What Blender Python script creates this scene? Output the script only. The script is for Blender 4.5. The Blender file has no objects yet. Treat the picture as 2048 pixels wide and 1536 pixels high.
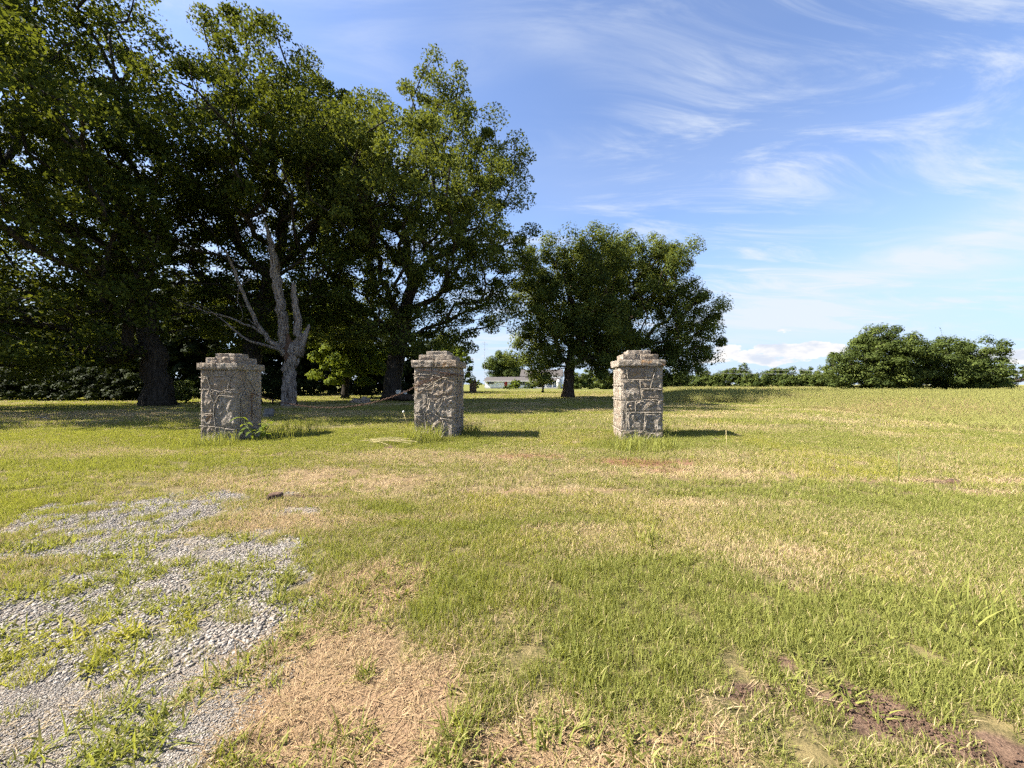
import bpy, bmesh, math, random
import numpy as np
from mathutils import Vector, Matrix, noise as mnoise

R = math.radians
C = bpy.context.scene.collection
S = bpy.context.scene
EYE, F = 1.35, 770.0            # eye height (m), focal length in photo pixels (2048 wide)

# ------------------------------------------------------------------ camera, sky, sun, exposure
cam_d = bpy.data.cameras.new('camera'); cam = bpy.data.objects.new('camera', cam_d); C.objects.link(cam)
cam.location = (0, 0, EYE); cam.rotation_euler = (R(90), 0, 0)
cam_d.sensor_width = 36; cam_d.lens = 36 * F / 2048; cam_d.clip_start = .05; cam_d.clip_end = 5000
S.camera = cam
SUN_AZ, SUN_EL = R(-93), R(43)      # azimuth clockwise from +Y: the sun stands to the left
sun_dir = Vector((math.sin(SUN_AZ) * math.cos(SUN_EL), math.cos(SUN_AZ) * math.cos(SUN_EL), math.sin(SUN_EL)))
sl = bpy.data.lights.new('sun', 'SUN'); sl.energy = 5.0; sl.angle = R(.53); sl.color = (1, .93, .82)
so = bpy.data.objects.new('sun', sl); C.objects.link(so); so.rotation_euler = sun_dir.to_track_quat('Z', 'Y').to_euler()
S.view_settings.view_transform = 'Standard'; S.view_settings.look = 'None'
S.view_settings.exposure = 2.08; S.view_settings.gamma = 1
S.cycles.max_bounces = 4; S.cycles.diffuse_bounces = 2; S.cycles.glossy_bounces = 1; S.cycles.transmission_bounces = 3; S.cycles.transparent_max_bounces = 4
S.cycles.use_adaptive_sampling = True; S.cycles.adaptive_threshold = .03; S.cycles.caustics_reflective = False; S.cycles.caustics_refractive = False
S.cycles.use_denoising = False; S.cycles.use_light_tree = False
S.cycles.sample_clamp_indirect = 6

class NT:
    """tiny node-tree writer"""
    def __init__(s, tree): s.t = tree; s.t.nodes.clear()
    def n(s, typ, ins=None, **kw):
        nd = s.t.nodes.new(typ)
        for k, v in kw.items(): setattr(nd, k, v)
        for k, v in (ins or {}).items(): s.set(nd.inputs[k], v)
        return nd
    def set(s, sock, v):
        if isinstance(v, bpy.types.NodeSocket): s.t.links.new(v, sock)
        elif isinstance(v, bpy.types.Node): s.t.links.new(v.outputs[0], sock)
        else:
            if sock.type == 'RGBA' and len(v) == 3: v = (*v, 1)
            sock.default_value = v
    def math(s, op, a, b=0., c=None, clamp=False):
        d = {0: a, 1: b}
        if c is not None: d[2] = c
        return s.n('ShaderNodeMath', d, operation=op, use_clamp=clamp).outputs[0]
    def mix(s, f, a, b, bt='MIX'):
        nd = s.n('ShaderNodeMix', data_type='RGBA', blend_type=bt)
        s.set(nd.inputs[0], f); s.set(nd.inputs[6], a); s.set(nd.inputs[7], b)
        return nd.outputs[2]
    def ramp(s, f, lo, hi):
        nd = s.n('ShaderNodeMapRange', {0: f, 1: lo, 2: hi, 3: 0., 4: 1.}, clamp=True); nd.interpolation_type = 'SMOOTHSTEP'
        return nd.outputs[0]
    def noise(s, vec, scale, detail=4., rough=.55, dist=0.):
        return s.n('ShaderNodeTexNoise', {'Vector': vec, 'Scale': scale, 'Detail': detail, 'Roughness': rough, 'Distortion': dist}).outputs[0]
    def mapping(s, vec, loc=(0,0,0), rot=(0,0,0), sc=(1,1,1)):
        return s.n('ShaderNodeMapping', {'Vector': vec, 'Location': loc, 'Rotation': rot, 'Scale': sc}).outputs[0]
    def attr(s, name, typ='GEOMETRY'):
        return s.n('ShaderNodeAttribute', attribute_name=name, attribute_type=typ)

w = bpy.data.worlds.new('World'); S.world = w; w.use_nodes = True; w.cycles.sampling_method = 'MANUAL'; w.cycles.sample_map_resolution = 512
T = NT(w.node_tree)
sky = T.n('ShaderNodeTexSky', sky_type='NISHITA', sun_disc=False, sun_elevation=SUN_EL, sun_rotation=SUN_AZ, altitude=200, air_density=1., dust_density=.6, ozone_density=2.2)
tc = T.n('ShaderNodeTexCoord').outputs['Generated']
sep = T.n('ShaderNodeSeparateXYZ', {0: tc})
dz = T.math('MAXIMUM', sep.outputs[2], 0.)
inv = T.math('DIVIDE', 1., T.math('ADD', dz, .12))
pl = T.n('ShaderNodeCombineXYZ', {0: T.math('MULTIPLY', sep.outputs[0], inv), 1: T.math('MULTIPLY', sep.outputs[1], inv), 2: 0.}).outputs[0]
c1 = T.mapping(pl, loc=(8.1, 1.2, 0), rot=(0, 0, R(-38)), sc=(.55, 1.7, 1))
wisp = T.noise(c1, 1.9, 9., .66, 1.1)
patch = T.noise(T.mapping(pl, loc=(6.0, .4, 0)), .8, 3., .5, .3)
cir = T.math('MULTIPLY', T.ramp(wisp, .44, .72), T.ramp(patch, .34, .60))
veil = T.math('MULTIPLY', T.ramp(T.noise(T.mapping(pl, loc=(.4, 7.7, 0), rot=(0, 0, R(20)), sc=(.5, 1, 1)), .42, 5., .5, .5), .40, .74), .55)
low = T.ramp(dz, .30, .02)
az = T.math('ARCTAN2', sep.outputs[0], sep.outputs[1])
def hump(x, c, w): return T.math('POWER', 2.718, T.math('MULTIPLY', -1., T.math('POWER', T.math('ABSOLUTE', T.math('DIVIDE', T.math('SUBTRACT', x, c), w)), 2.)))
# a long slanting bank of thin cloud, rising towards the right
slant = T.math('SUBTRACT', sep.outputs[2], T.math('ADD', .098, T.math('MULTIPLY', .25, T.math('SUBTRACT', az, .42))))
bank = T.math('MULTIPLY', T.math('MULTIPLY', hump(slant, 0., .052), T.ramp(az, .30, .62)), T.ramp(T.noise(T.mapping(pl, loc=(2., 3., 0), rot=(0, 0, R(-18)), sc=(.35, 1.6, 1)), 1.1, 6., .6, .6), .30, .62))
cirm = T.math('MINIMUM', T.math('ADD', T.math('MULTIPLY', cir, .85), T.math('MULTIPLY', veil, T.math('ADD', T.math('MULTIPLY', low, .75), .45))), .8)
cirm = T.math('MINIMUM', T.math('ADD', cirm, T.math('MULTIPLY', bank, 1.0)), .9)
cuv = T.n('ShaderNodeCombineXYZ', {0: T.math('MULTIPLY', az, 4.6), 1: T.math('MULTIPLY', sep.outputs[2], 11.), 2: 4.4}).outputs[0]
cn = T.noise(cuv, 2.3, 8., .58, .1)
band = T.math('MULTIPLY', T.ramp(dz, .01, .05), T.ramp(dz, .16, .06))
heads = T.math('ADD', T.math('MULTIPLY', hump(az, .535, .05), hump(sep.outputs[2], .070, .030)), T.math('ADD', T.math('MULTIPLY', hump(az, .665, .075), hump(sep.outputs[2], .072, .026)), T.math('MULTIPLY', hump(az, .95, .06), hump(sep.outputs[2], .05, .02))))
cum = T.ramp(T.math('ADD', T.math('ADD', cn, T.math('MULTIPLY', heads, .24)), T.math('MULTIPLY', band, .06)), .665, .72)
cum = T.math('MULTIPLY', cum, T.ramp(band, 0., .35))
shade = T.ramp(T.noise(T.mapping(cuv, loc=(.06, -.10, 0)), 2.3, 8., .58, .1), .46, .66)
skyc = T.n('ShaderNodeHueSaturation', {'Hue': .508, 'Saturation': 1.06, 'Value': 1.36, 'Color': sky}).outputs[0]
haze_c = T.mix(T.math('MULTIPLY', T.ramp(dz, .46, .02), .85), skyc, (2.45, 3.35, 4.85))
c_a = T.mix(cirm, haze_c, (4.0, 4.35, 4.9))
cumc = T.mix(shade, (5.2, 5.0, 4.8), (3.5, 3.8, 4.4))
c_b = T.mix(T.math('MULTIPLY', cum, .92), c_a, cumc)
bg = T.n('ShaderNodeBackground', {0: c_b, 1: .050})
T.n('ShaderNodeOutputWorld', {0: bg})

# ------------------------------------------------------------------ helpers
def G(px, py):
    """where the flat ground lies under a point of the photograph"""
    Y = EYE * F / (py - 768.0); return ((px - 1024) / F * Y, Y)
def tag(o, label=None, cat=None, group=None, kind=None):
    for k, v in (('label', label), ('category', cat), ('group', group), ('kind', kind)):
        if v: o[k] = v
    return o
def empty(name, loc, rz=0., parent=None):
    o = bpy.data.objects.new(name, None); C.objects.link(o); o.location = loc; o.rotation_euler = (0, 0, rz); o.empty_display_size = .2
    if parent: o.parent = parent
    return o
def link_obj(name, me, mat, parent=None):
    o = bpy.data.objects.new(name, me); C.objects.link(o)
    if mat and not me.materials: me.materials.append(mat)
    if parent: o.parent = parent
    return o
class MB:
    def __init__(s): s.v = []; s.f = []; s.n = 0
    def add(s, v, f):
        v = np.asarray(v, dtype=np.float64).reshape(-1, 3)
        s.v.append(v); s.f += [tuple(int(i) + s.n for i in q) for q in f]; s.n += len(v); return s
    def box(s, x0, x1, y0, y1, z0, z1):
        return s.add([(x0,y0,z0),(x1,y0,z0),(x1,y1,z0),(x0,y1,z0),(x0,y0,z1),(x1,y0,z1),(x1,y1,z1),(x0,y1,z1)],
                     [(3,2,1,0),(4,5,6,7),(0,1,5,4),(1,2,6,5),(2,3,7,6),(3,0,4,7)])
    def mesh(s, name, smooth=False):
        me = bpy.data.meshes.new(name); me.from_pydata(np.concatenate(s.v).tolist(), [], s.f)
        if smooth: me.shade_smooth()
        return me
    def build(s, name, mat, parent=None, smooth=False): return link_obj(name, s.mesh(name, smooth), mat, parent)
def tube(mb, pts, rad, sides=6, cap=True, lobes=None, seed=0):
    """a tube along pts; lobes(angle array, z, index) may scale the radius"""
    P = np.asarray(pts, float); n = len(P); rad = np.broadcast_to(np.asarray(rad, float), (n,))
    tan = np.gradient(P, axis=0); tan /= np.linalg.norm(tan, axis=1, keepdims=True) + 1e-9
    ref = np.array([1., .03, .02]) if abs(tan[0][0]) < .8 else np.array([.03, 1., .02])
    a = np.linspace(0, 2*math.pi, sides, endpoint=False); V = []
    u = ref
    for i in range(n):
        u = u - tan[i]*np.dot(u, tan[i]); u /= np.linalg.norm(u) + 1e-9; v = np.cross(tan[i], u)
        r = rad[i] * (lobes(a, P[i], i) if lobes else np.ones(sides))
        V.append(P[i] + np.outer(np.cos(a)*r, u) + np.outer(np.sin(a)*r, v))
    f = [(i*sides+j, i*sides+(j+1) % sides, (i+1)*sides+(j+1) % sides, (i+1)*sides+j) for i in range(n-1) for j in range(sides)]
    if cap: f += [tuple(range(sides-1, -1, -1)), tuple((n-1)*sides+j for j in range(sides))]
    return mb.add(np.concatenate(V), f)
def mesh_np(name, V, Q, attrs=None):
    """fast quad/tri mesh from numpy arrays, float attributes per vertex"""
    me = bpy.data.meshes.new(name); k = Q.shape[1]
    me.vertices.add(len(V)); me.vertices.foreach_set('co', V.astype(np.float32).ravel())
    me.loops.add(Q.size); me.loops.foreach_set('vertex_index', Q.astype(np.int32).ravel())
    me.polygons.add(len(Q)); me.polygons.foreach_set('loop_start', np.arange(0, Q.size, k, dtype=np.int32))
    me.update(calc_edges=True)
    for nme, arr in (attrs or {}).items():
        at = me.attributes.new(nme, 'FLOAT', 'POINT'); at.data.foreach_set('value', arr.astype(np.float32))
    return me
def vnoise(x, y, seed=0):
    x = np.asarray(x, float); y = np.asarray(y, float)
    xi = np.floor(x).astype(np.int64); yi = np.floor(y).astype(np.int64); fx = x-xi; fy = y-yi
    fx = fx*fx*(3-2*fx); fy = fy*fy*(3-2*fy)
    def h(a, b):
        v = (a*374761393 + b*668265263 + seed*1442695041) & 0xffffffff
        v = ((v ^ (v >> 13))*1274126177) & 0xffffffff; v = v ^ (v >> 16); return (v & 0xffff)/65535.
    return (h(xi,yi)*(1-fx)+h(xi+1,yi)*fx)*(1-fy)+(h(xi,yi+1)*(1-fx)+h(xi+1,yi+1)*fx)*fy
def fbm(x, y, oct=4, seed=0):
    s = 0; a = .5; t = 0
    for i in range(oct): s = s + a*vnoise(x*2**i + 17.3*i, y*2**i - 9.1*i, seed+i); t += a; a *= .55
    return s/t
def sst(lo, hi, x):
    t = np.clip((x-lo)/(hi-lo), 0, 1); return t*t*(3-2*t)

# ------------------------------------------------------------------ materials
def new_mat(name):
    m = bpy.data.materials.new(name); m.use_nodes = True; return m, NT(m.node_tree)
def finish(T, col, rough=.9, bump=None, bs=.5, bd=.02, spec=.2, trans=None):
    ins = {'Base Color': col, 'Roughness': rough, 'Specular IOR Level': spec}
    if bump is not None: ins['Normal'] = T.n('ShaderNodeBump', {'Strength': bs, 'Distance': bd, 'Height': bump}).outputs[0]
    p = T.n('ShaderNodeBsdfPrincipled', ins).outputs[0]
    if trans is not None:
        tr = T.n('ShaderNodeBsdfTranslucent', {0: trans[1]}).outputs[0]
        p = T.n('ShaderNodeMixShader', {0: trans[0], 1: p, 2: tr}).outputs[0]
    T.n('ShaderNodeOutputMaterial', {0: p})
def leaf_mat(name, dark, mid, lite, tf=.30, tcol=(.13, .17, .015)):
    m, T = new_mat(name)
    t = T.attr('t').outputs['Fac']
    c = T.mix(T.ramp(t, .0, .55), dark, mid); c = T.mix(T.ramp(t, .62, 1.), c, lite)
    finish(T, c, .75, spec=.07, trans=(tf, T.mix(.75, c, tcol)))
    return m
M = {}
M['leaf_maple'] = leaf_mat('leaf_maple', (.014, .024, .006), (.048, .066, .012), (.108, .120, .017), .28, (.165, .185, .014))
M['leaf_oak'] = leaf_mat('leaf_oak', (.024, .036, .010), (.078, .100, .022), (.145, .160, .032), .27, (.20, .22, .02))
M['leaf_far'] = leaf_mat('leaf_far', (.028, .041, .011), (.060, .080, .020), (.100, .120, .028), .22)
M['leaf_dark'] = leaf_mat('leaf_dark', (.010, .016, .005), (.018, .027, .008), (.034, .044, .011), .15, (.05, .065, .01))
M['leaf_lime'] = leaf_mat('leaf_lime', (.05, .078, .012), (.085, .118, .016), (.15, .18, .025), .35, (.24, .28, .02))
def bark_mat(name, c0, c1, sc=1.):
    m, T = new_mat(name); ob = T.n('ShaderNodeTexCoord').outputs['Object']
    a = T.noise(T.mapping(ob, sc=(9*sc, 9*sc, 1.3*sc)), 1.6, 6., .65, .6); b = T.noise(ob, 1.2, 3.)
    col = T.mix(T.ramp(a, .33, .68), c0, c1); col = T.mix(T.math('MULTIPLY', T.ramp(b, .5, .75), .45), col, (.062, .060, .046))
    finish(T, col, .95, a, 1., .06, .1); return m
M['bark'] = bark_mat('bark', (.012, .010, .008), (.062, .052, .043))
M['bark_oak'] = bark_mat('bark_oak', (.020, .014, .010), (.10, .074, .056))
def dead_mat():
    m, T = new_mat('dead_wood'); ob = T.n('ShaderNodeTexCoord').outputs['Object']
    a = T.noise(T.mapping(ob, sc=(14, 14, .9)), 1.5, 6., .62, .5); b = T.noise(T.mapping(ob, sc=(2.2, 2.2, .8)), 1.4, 4., .6, .6)
    col = T.mix(T.ramp(a, .36, .62), (.085, .068, .057), (.33, .29, .255))
    col = T.mix(T.ramp(b, .56, .68), col, T.mix(T.ramp(a, .4, .6), (.022, .014, .010), (.10, .068, .048)))
    finish(T, col, .95, a, 1., .14, .1); return m
M['dead_wood'] = dead_mat()
def stone_mat(name, base, warm):
    m, T = new_mat(name); tcn = T.n('ShaderNodeTexCoord'); ob = tcn.outputs['Object']
    rnd = T.n('ShaderNodeObjectInfo').outputs['Random']
    gl = T.n('ShaderNodeNewGeometry').outputs['Position']
    a = T.noise(gl, 16., 7., .68, .4); b = T.noise(gl, 3.4, 4., .6, .7); d = T.noise(gl, 55., 4., .6)
    c = T.mix(T.ramp(a, .28, .72), tuple(x*.42 for x in base), tuple(x*1.6 for x in base))
    c = T.mix(T.math('MULTIPLY', rnd, .45), c, tuple(x*.62 for x in base))
    c = T.mix(T.math('MULTIPLY', T.ramp(T.math('FRACT', T.math('MULTIPLY', rnd, 7.7)), .3, 1.), .5), c, (base[0]*.80, base[1]*.70, base[2]*.60))
    c = T.mix(T.math('MULTIPLY', T.math('MULTIPLY', T.ramp(b, .54, .70), .8), T.ramp(rnd, .55, .8)), c, warm)
    c = T.mix(T.math('MULTIPLY', T.ramp(T.noise(gl, 6., 6., .72, 1.2), .55, .66), .65), c, (.44, .42, .375))
    c = T.mix(T.math('MULTIPLY', T.ramp(T.noise(gl, 5.3, 5., .7, .5), .60, .70), .7), c, (.060, .054, .048))
    h = T.math('ADD', a, T.math('MULTIPLY', d, .4))
    finish(T, c, .95, h, 1., .09, .15); return m
M['stone'] = stone_mat('rough_limestone', (.31, .268, .222), (.28, .160, .070))
M['stone_red'] = stone_mat('red_rubble_stone', (.165, .110, .080), (.22, .10, .05))
def simple(name, col, rough=.8, var=.25, sc=12., bs=.3, bd=.01, spec=.2):
    m, T = new_mat(name); ob = T.n('ShaderNodeTexCoord').outputs['Object']
    a = T.noise(ob, sc, 5., .6, .2)
    c = T.mix(T.ramp(a, .3, .7), tuple(x*(1-var) for x in col), tuple(min(1, x*(1+var)) for x in col))
    finish(T, c, rough, a, bs, bd, spec); return m
M['mortar'] = simple('mortar', (.20, .182, .158), .95, .35, 22., .8, .02)
M['bead'] = simple('mortar_bead', (.25, .218, .178), .95, .35, 30., .6, .01)
M['rust'] = simple('rusty_iron', (.078, .046, .032), .9, .5, 40., .6, .004)
M['siding'] = simple('white_siding', (.72, .74, .75), .6, .03, 2.)
M['roof'] = simple('grey_shingles', (.075, .068, .065), .9, .12, 3.)
M['door_red'] = simple('red_door_paint', (.26, .026, .030), .5, .08, 2.)
M['shutter'] = simple('dark_shutter', (.025, .028, .032), .6, .1, 2.)
M['trim'] = simple('white_trim', (.55, .56, .56), .5, .03, 2.)
M['found'] = simple('white_foundation', (.40, .39, .37), .9, .1, 4.)
M['pale_rock'] = simple('pale_rock', (.55, .53, .47), .9, .2, 6., .6, .02)
M['grey_rock'] = simple('grey_rock', (.13, .125, .115), .9, .4, 8., .8, .03)
M['soil'] = simple('dug_soil', (.090, .056, .039), 1., .5, 25., 1., .03)
M['wire'] = simple('grey_wire', (.30, .30, .31), .5, .1, 2.)
M['pole'] = simple('weathered_pole', (.16, .13, .10), .9, .3, 4.)
M['straw_stalk'] = simple('straw_stalk', (.36, .30, .15), .8, .2, 8.)
M['green_stalk'] = simple('green_stalk', (.10, .125, .035), .7, .2, 8.)
M['white_flower'] = simple('white_flower', (.75, .75, .70), .8, .1, 20.)
m, T = new_mat('window_glass')
T.n('ShaderNodeOutputMaterial', {0: T.n('ShaderNodeBsdfPrincipled', {'Base Color': (.06, .07, .08, 1), 'Roughness': .08, 'Specular IOR Level': .8}).outputs[0]}); M['glass'] = m
def grass_mat(name, greens, straw, tcol, tf=.35):
    """blade colour: `dry` comes with each clump, `t` with each blade"""
    m, T = new_mat(name)
    dry = T.attr('dry', 'INSTANCER').outputs['Fac']; hue = T.attr('hue', 'INSTANCER').outputs['Fac']; t = T.attr('t').outputs['Fac']
    hh = T.attr('h').outputs['Fac']
    g = T.mix(T.ramp(t, 0., .9), greens[0], greens[1]); g = T.mix(T.ramp(hue, .45, 1.), g, greens[2])
    s = T.mix(T.ramp(T.math('FRACT', T.math('MULTIPLY', t, 7.3)), 0., 1.), tuple(x*.62 for x in straw), straw)
    s = T.mix(T.attr('red', 'INSTANCER').outputs['Fac'], s, (.25, .142, .085))
    isd = T.ramp(T.math('SUBTRACT', dry, T.math('FRACT', T.math('MULTIPLY', t, 3.7))), -.05, .05)
    c = T.mix(isd, g, s)
    df = T.n('ShaderNodeBsdfDiffuse', {0: c}).outputs[0]; tr = T.n('ShaderNodeBsdfTranslucent', {0: T.mix(isd, tcol, s)}).outputs[0]
    T.n('ShaderNodeOutputMaterial', {0: T.n('ShaderNodeMixShader', {0: tf, 1: df, 2: tr}).outputs[0]}); return m
M['grass'] = grass_mat('lawn_grass', ((.140, .156, .043), (.232, .238, .068), (.31, .285, .045)), (.54, .42, .25), (.30, .31, .04))
M['tall'] = grass_mat('field_grass', ((.19, .198, .062), (.275, .272, .095), (.34, .32, .13)), (.44, .35, .19), (.33, .33, .09), .40)
m, T = new_mat('gravel_stone')
t = T.n('ShaderNodeAttribute', attribute_name='t').outputs['Fac']; hue = T.attr('hue', 'INSTANCER').outputs['Fac']
c = T.mix(t, (.085, .078, .070), (.29, .268, .24)); c = T.mix(T.math('MULTIPLY', hue, .45), c, (.27, .21, .155))
finish(T, c, .85, T.noise(T.n('ShaderNodeTexCoord').outputs['Object'], 60., 3.), .5, .004); M['gravel'] = m

# ------------------------------------------------------------------ the ground
PILLARS = ((-7.46, 10.27), (-1.92, 10.27), (3.33, 10.27))
def height(X, Y):
    z = .10*(fbm(X*.11+3, Y*.11, 3, 5)-.5) + .035*(fbm(X*.9, Y*.9, 3, 8)-.5)
    z = z + .16*(fbm(X*.012+9, Y*.012, 2, 4)-.5)*sst(20, 90, Y)
    for (px, py), k in zip(PILLARS, (-.19, -.08, -.08)): z = z + k*np.exp(-((X-px)**2+(Y-py+.5)**2)/3.5)
    s = soil_field(X, Y); z = z - .02*s*(.5+fbm(X*6, Y*6, 3, 21))
    return z
def blobs(X, Y, L, seed, warp=.55, fs=2.2):
    """union of soft noisy ellipses given as photo pixels (x, y, rx, ry, weight) and laid on the ground"""
    out = np.zeros_like(X, dtype=float); nz = fbm(X*fs, Y*fs, 4, seed)-.5; nz2 = fbm(X*fs*4, Y*fs*4, 3, seed+7)-.5
    for px, py, rx, ry, wt in L:
        cx, cy = G(px, py); hx = rx/F*cy; hy = .5*abs(EYE*F/(py-ry-768)-EYE*F/(py+ry-768))
        d = np.sqrt(((X-cx)/hx)**2+((Y-cy)/hy)**2) + warp*2.4*nz + warp*1.2*nz2
        out = np.maximum(out, wt*sst(1.35, .5, d))
    return out
def soil_field(X, Y):
    return blobs(X, Y, SOIL, 31, .5, 1.6)
SOIL = [(1540,1392,80,18,.7),(1640,1415,80,22,.8),(1735,1412,70,30,.9),(1820,1450,110,34,.9),(1920,1490,110,36,.9),(2030,1525,110,36,.9),(1560,1330,25,12,.6),(590,996,55,5,1),(1905,968,40,3,.8),(800,895,40,5,.5)]
GRAVEL = [(150,1260,360,190,.72),(300,1120,280,95,.72),(260,1030,240,44,.56),(60,1112,150,24,1),(240,1098,170,26,1),(400,1078,100,26,1),(320,1020,130,26,.75),(200,1040,120,24,.7),(430,990,60,10,.6),(600,1024,80,10,.6),(120,1165,90,16,.65),(270,1215,190,50,.62),(500,1105,70,24,.7),(540,1160,80,34,.7),(330,1140,160,30,.75),(610,1085,40,14,.5),(100,1260,150,50,.5),(480,1290,60,35,.6),(330,1330,90,40,.55),(160,1470,240,90,1.05),(330,1450,130,60,.95),(20,1420,90,60,.9)]
STRAW = [(860,1500,360,110,1.1),(600,1420,170,110,1),(1150,1520,300,75,1.1),(1380,1500,120,50,1),(540,1330,150,110,.9),(760,1175,95,55,1),(690,1300,130,90,.9),(820,1400,110,110,1),(700,1500,280,80,1),(1060,1480,210,60,1),(1280,1505,190,42,1),(1400,1485,90,36,.9),(500,1480,90,70,.9),(640,960,220,24,.65),(560,1040,110,30,.6),(820,915,260,14,.45),(1100,985,220,7,.7),(1150,1060,160,8,.5),(1580,1110,60,14,.6),(1650,1180,80,10,.6),(1420,1010,200,8,.5),(1850,965,240,6,.75),(1350,950,260,14,.5),(900,1040,180,9,.5),(1990,990,120,8,.7)]
RED = [(1300,928,110,10,1),(1060,914,70,5,.7),(1340,944,60,5,.6)]
YEL = [(140,1290,220,90,1),(60,1190,120,30,.6),(330,1250,90,30,.8),(380,1160,90,30,.5),(200,1350,180,40,.7)]
LUSH = [(1500,1250,500,130,.9),(1250,1180,260,80,.8),(1150,1330,240,60,1),(1750,1230,300,90,.9),(1450,1350,260,40,1),(900,1190,120,60,1),(1700,1000,260,30,.6),(860,880,120,14,1),(1290,890,110,12,1),(430,885,130,14,1),(300,930,220,20,.6),(740,1020,90,16,.8),(1000,1050,240,20,.5)]
def zones(X, Y):
    z = {'gravel': np.clip(blobs(X, Y, GRAVEL, 11, .62, 1.7)-.40*sst(.48, .64, fbm(X*4.2+2, Y*4.2, 4, 12)), 0, 1), 'straw': blobs(X, Y, STRAW, 23, .6, 1.3), 'soil': soil_field(X, Y),
         'red': blobs(X, Y, RED, 3, .5, 1.2), 'yel': blobs(X, Y, YEL, 41, .6, 2.), 'lush': blobs(X, Y, LUSH, 53, .5, .9)}
    return z
def in_field(X, Y):
    e = .9*(fbm(X*.35, Y*.35, 3, 77)-.5)
    a = sst(-.7, 1.0, X-(14.2+.24*(Y-10))+e*3); b = sst(-.5, .8, X-(.385*Y-.3)+e*2)*sst(27.5, 28.5, Y+e*2)
    return np.maximum(a, b)
def build_ground():
    def axis(fine0, fine1, step, lo, hi, g):
        a = list(np.arange(fine0, fine1, step)); s = step; x = fine1
        while x < hi: a.append(x); s *= g; x += s
        a.append(hi); s = step; x = fine0-step; b = []
        while x > lo: b.append(x); s *= g; x -= s
        b.append(lo); return np.array(sorted(set(b+a)))
    xs = axis(-8., 8., .06, -900, 900, 1.05); ys = axis(.9, 10., .06, -60, 1500, 1.05)
    X, Y = np.meshgrid(xs, ys); X = X.ravel(); Y = Y.ravel(); Z = height(X, Y)
    nx, ny = len(xs), len(ys); i = np.arange(nx-1)[None, :]+nx*np.arange(ny-1)[:, None]; i = i.ravel()
    Q = np.stack([i, i+1, i+nx+1, i+nx], 1); zn = zones(X, Y)
    me = mesh_np('ground', np.stack([X, Y, Z], 1), Q, {k: zn[k] for k in ('gravel', 'straw', 'soil', 'red')} | {'field': in_field(X, Y)})
    me.shade_smooth()
    m, T = new_mat('meadow_ground'); P = T.n('ShaderNodeNewGeometry').outputs['Position']
    at = lambda k: T.attr(k).outputs['Fac']
    n1 = T.noise(P, .55, 5., .6, .4); n2 = T.noise(P, 7., 5., .65); n3 = T.noise(P, 95., 4., .75)
    streak = T.noise(T.mapping(P, rot=(0, 0, R(8)), sc=(.05, .9, 1)), 1., 4., .6, .4)
    far = T.mix(T.ramp(n1, .3, .7), (.098, .108, .026), (.155, .145, .042)); far = T.mix(T.math('MULTIPLY', T.ramp(streak, .42, .66), .6), far, (.085, .10, .022))
    thatch = T.mix(T.ramp(T.math('MULTIPLY', T.math('ADD', n2, n3), .5), .38, .62), (.040, .038, .016), (.17, .135, .062))  # dark turf: the shadow under the grass is put into this colour
    yy = T.n('ShaderNodeSeparateXYZ', {0: P}).outputs[1]
    c = T.mix(T.ramp(yy, 6., 26.), thatch, far)
    c = T.mix(at('field'), c, T.mix(n2, (.16, .16, .055), (.26, .245, .09)))
    strw = T.mix(T.ramp(n3, .25, .75), (.080, .050, .030), (.26, .172, .105))
    c = T.mix(at('straw'), c, strw)
    grv = T.mix(T.ramp(n3, .3, .7), (.070, .060, .050), (.21, .185, .155)); grv = T.mix(T.math('MULTIPLY', T.ramp(n2, .4, .7), .5), grv, (.27, .22, .165))
    c = T.mix(T.ramp(at('gravel'), .12, .45), c, grv)
    c = T.mix(at('red'), c, (.16, .088, .055))
    c = T.mix(T.ramp(at('soil'), .02, .28), c, T.mix(T.ramp(T.math('MULTIPLY', T.math('ADD', n2, n3), .5), .36, .62), (.042, .026, .018), (.15, .098, .068)))
    finish(T, c, .95, T.math('ADD', n2, T.math('MULTIPLY', n3, .5)), .7, .02, .1)
    tag(link_obj('ground', me, m), 'mown yellow-green meadow floor with gravel and straw patches', None, None, 'structure')
build_ground()

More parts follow.
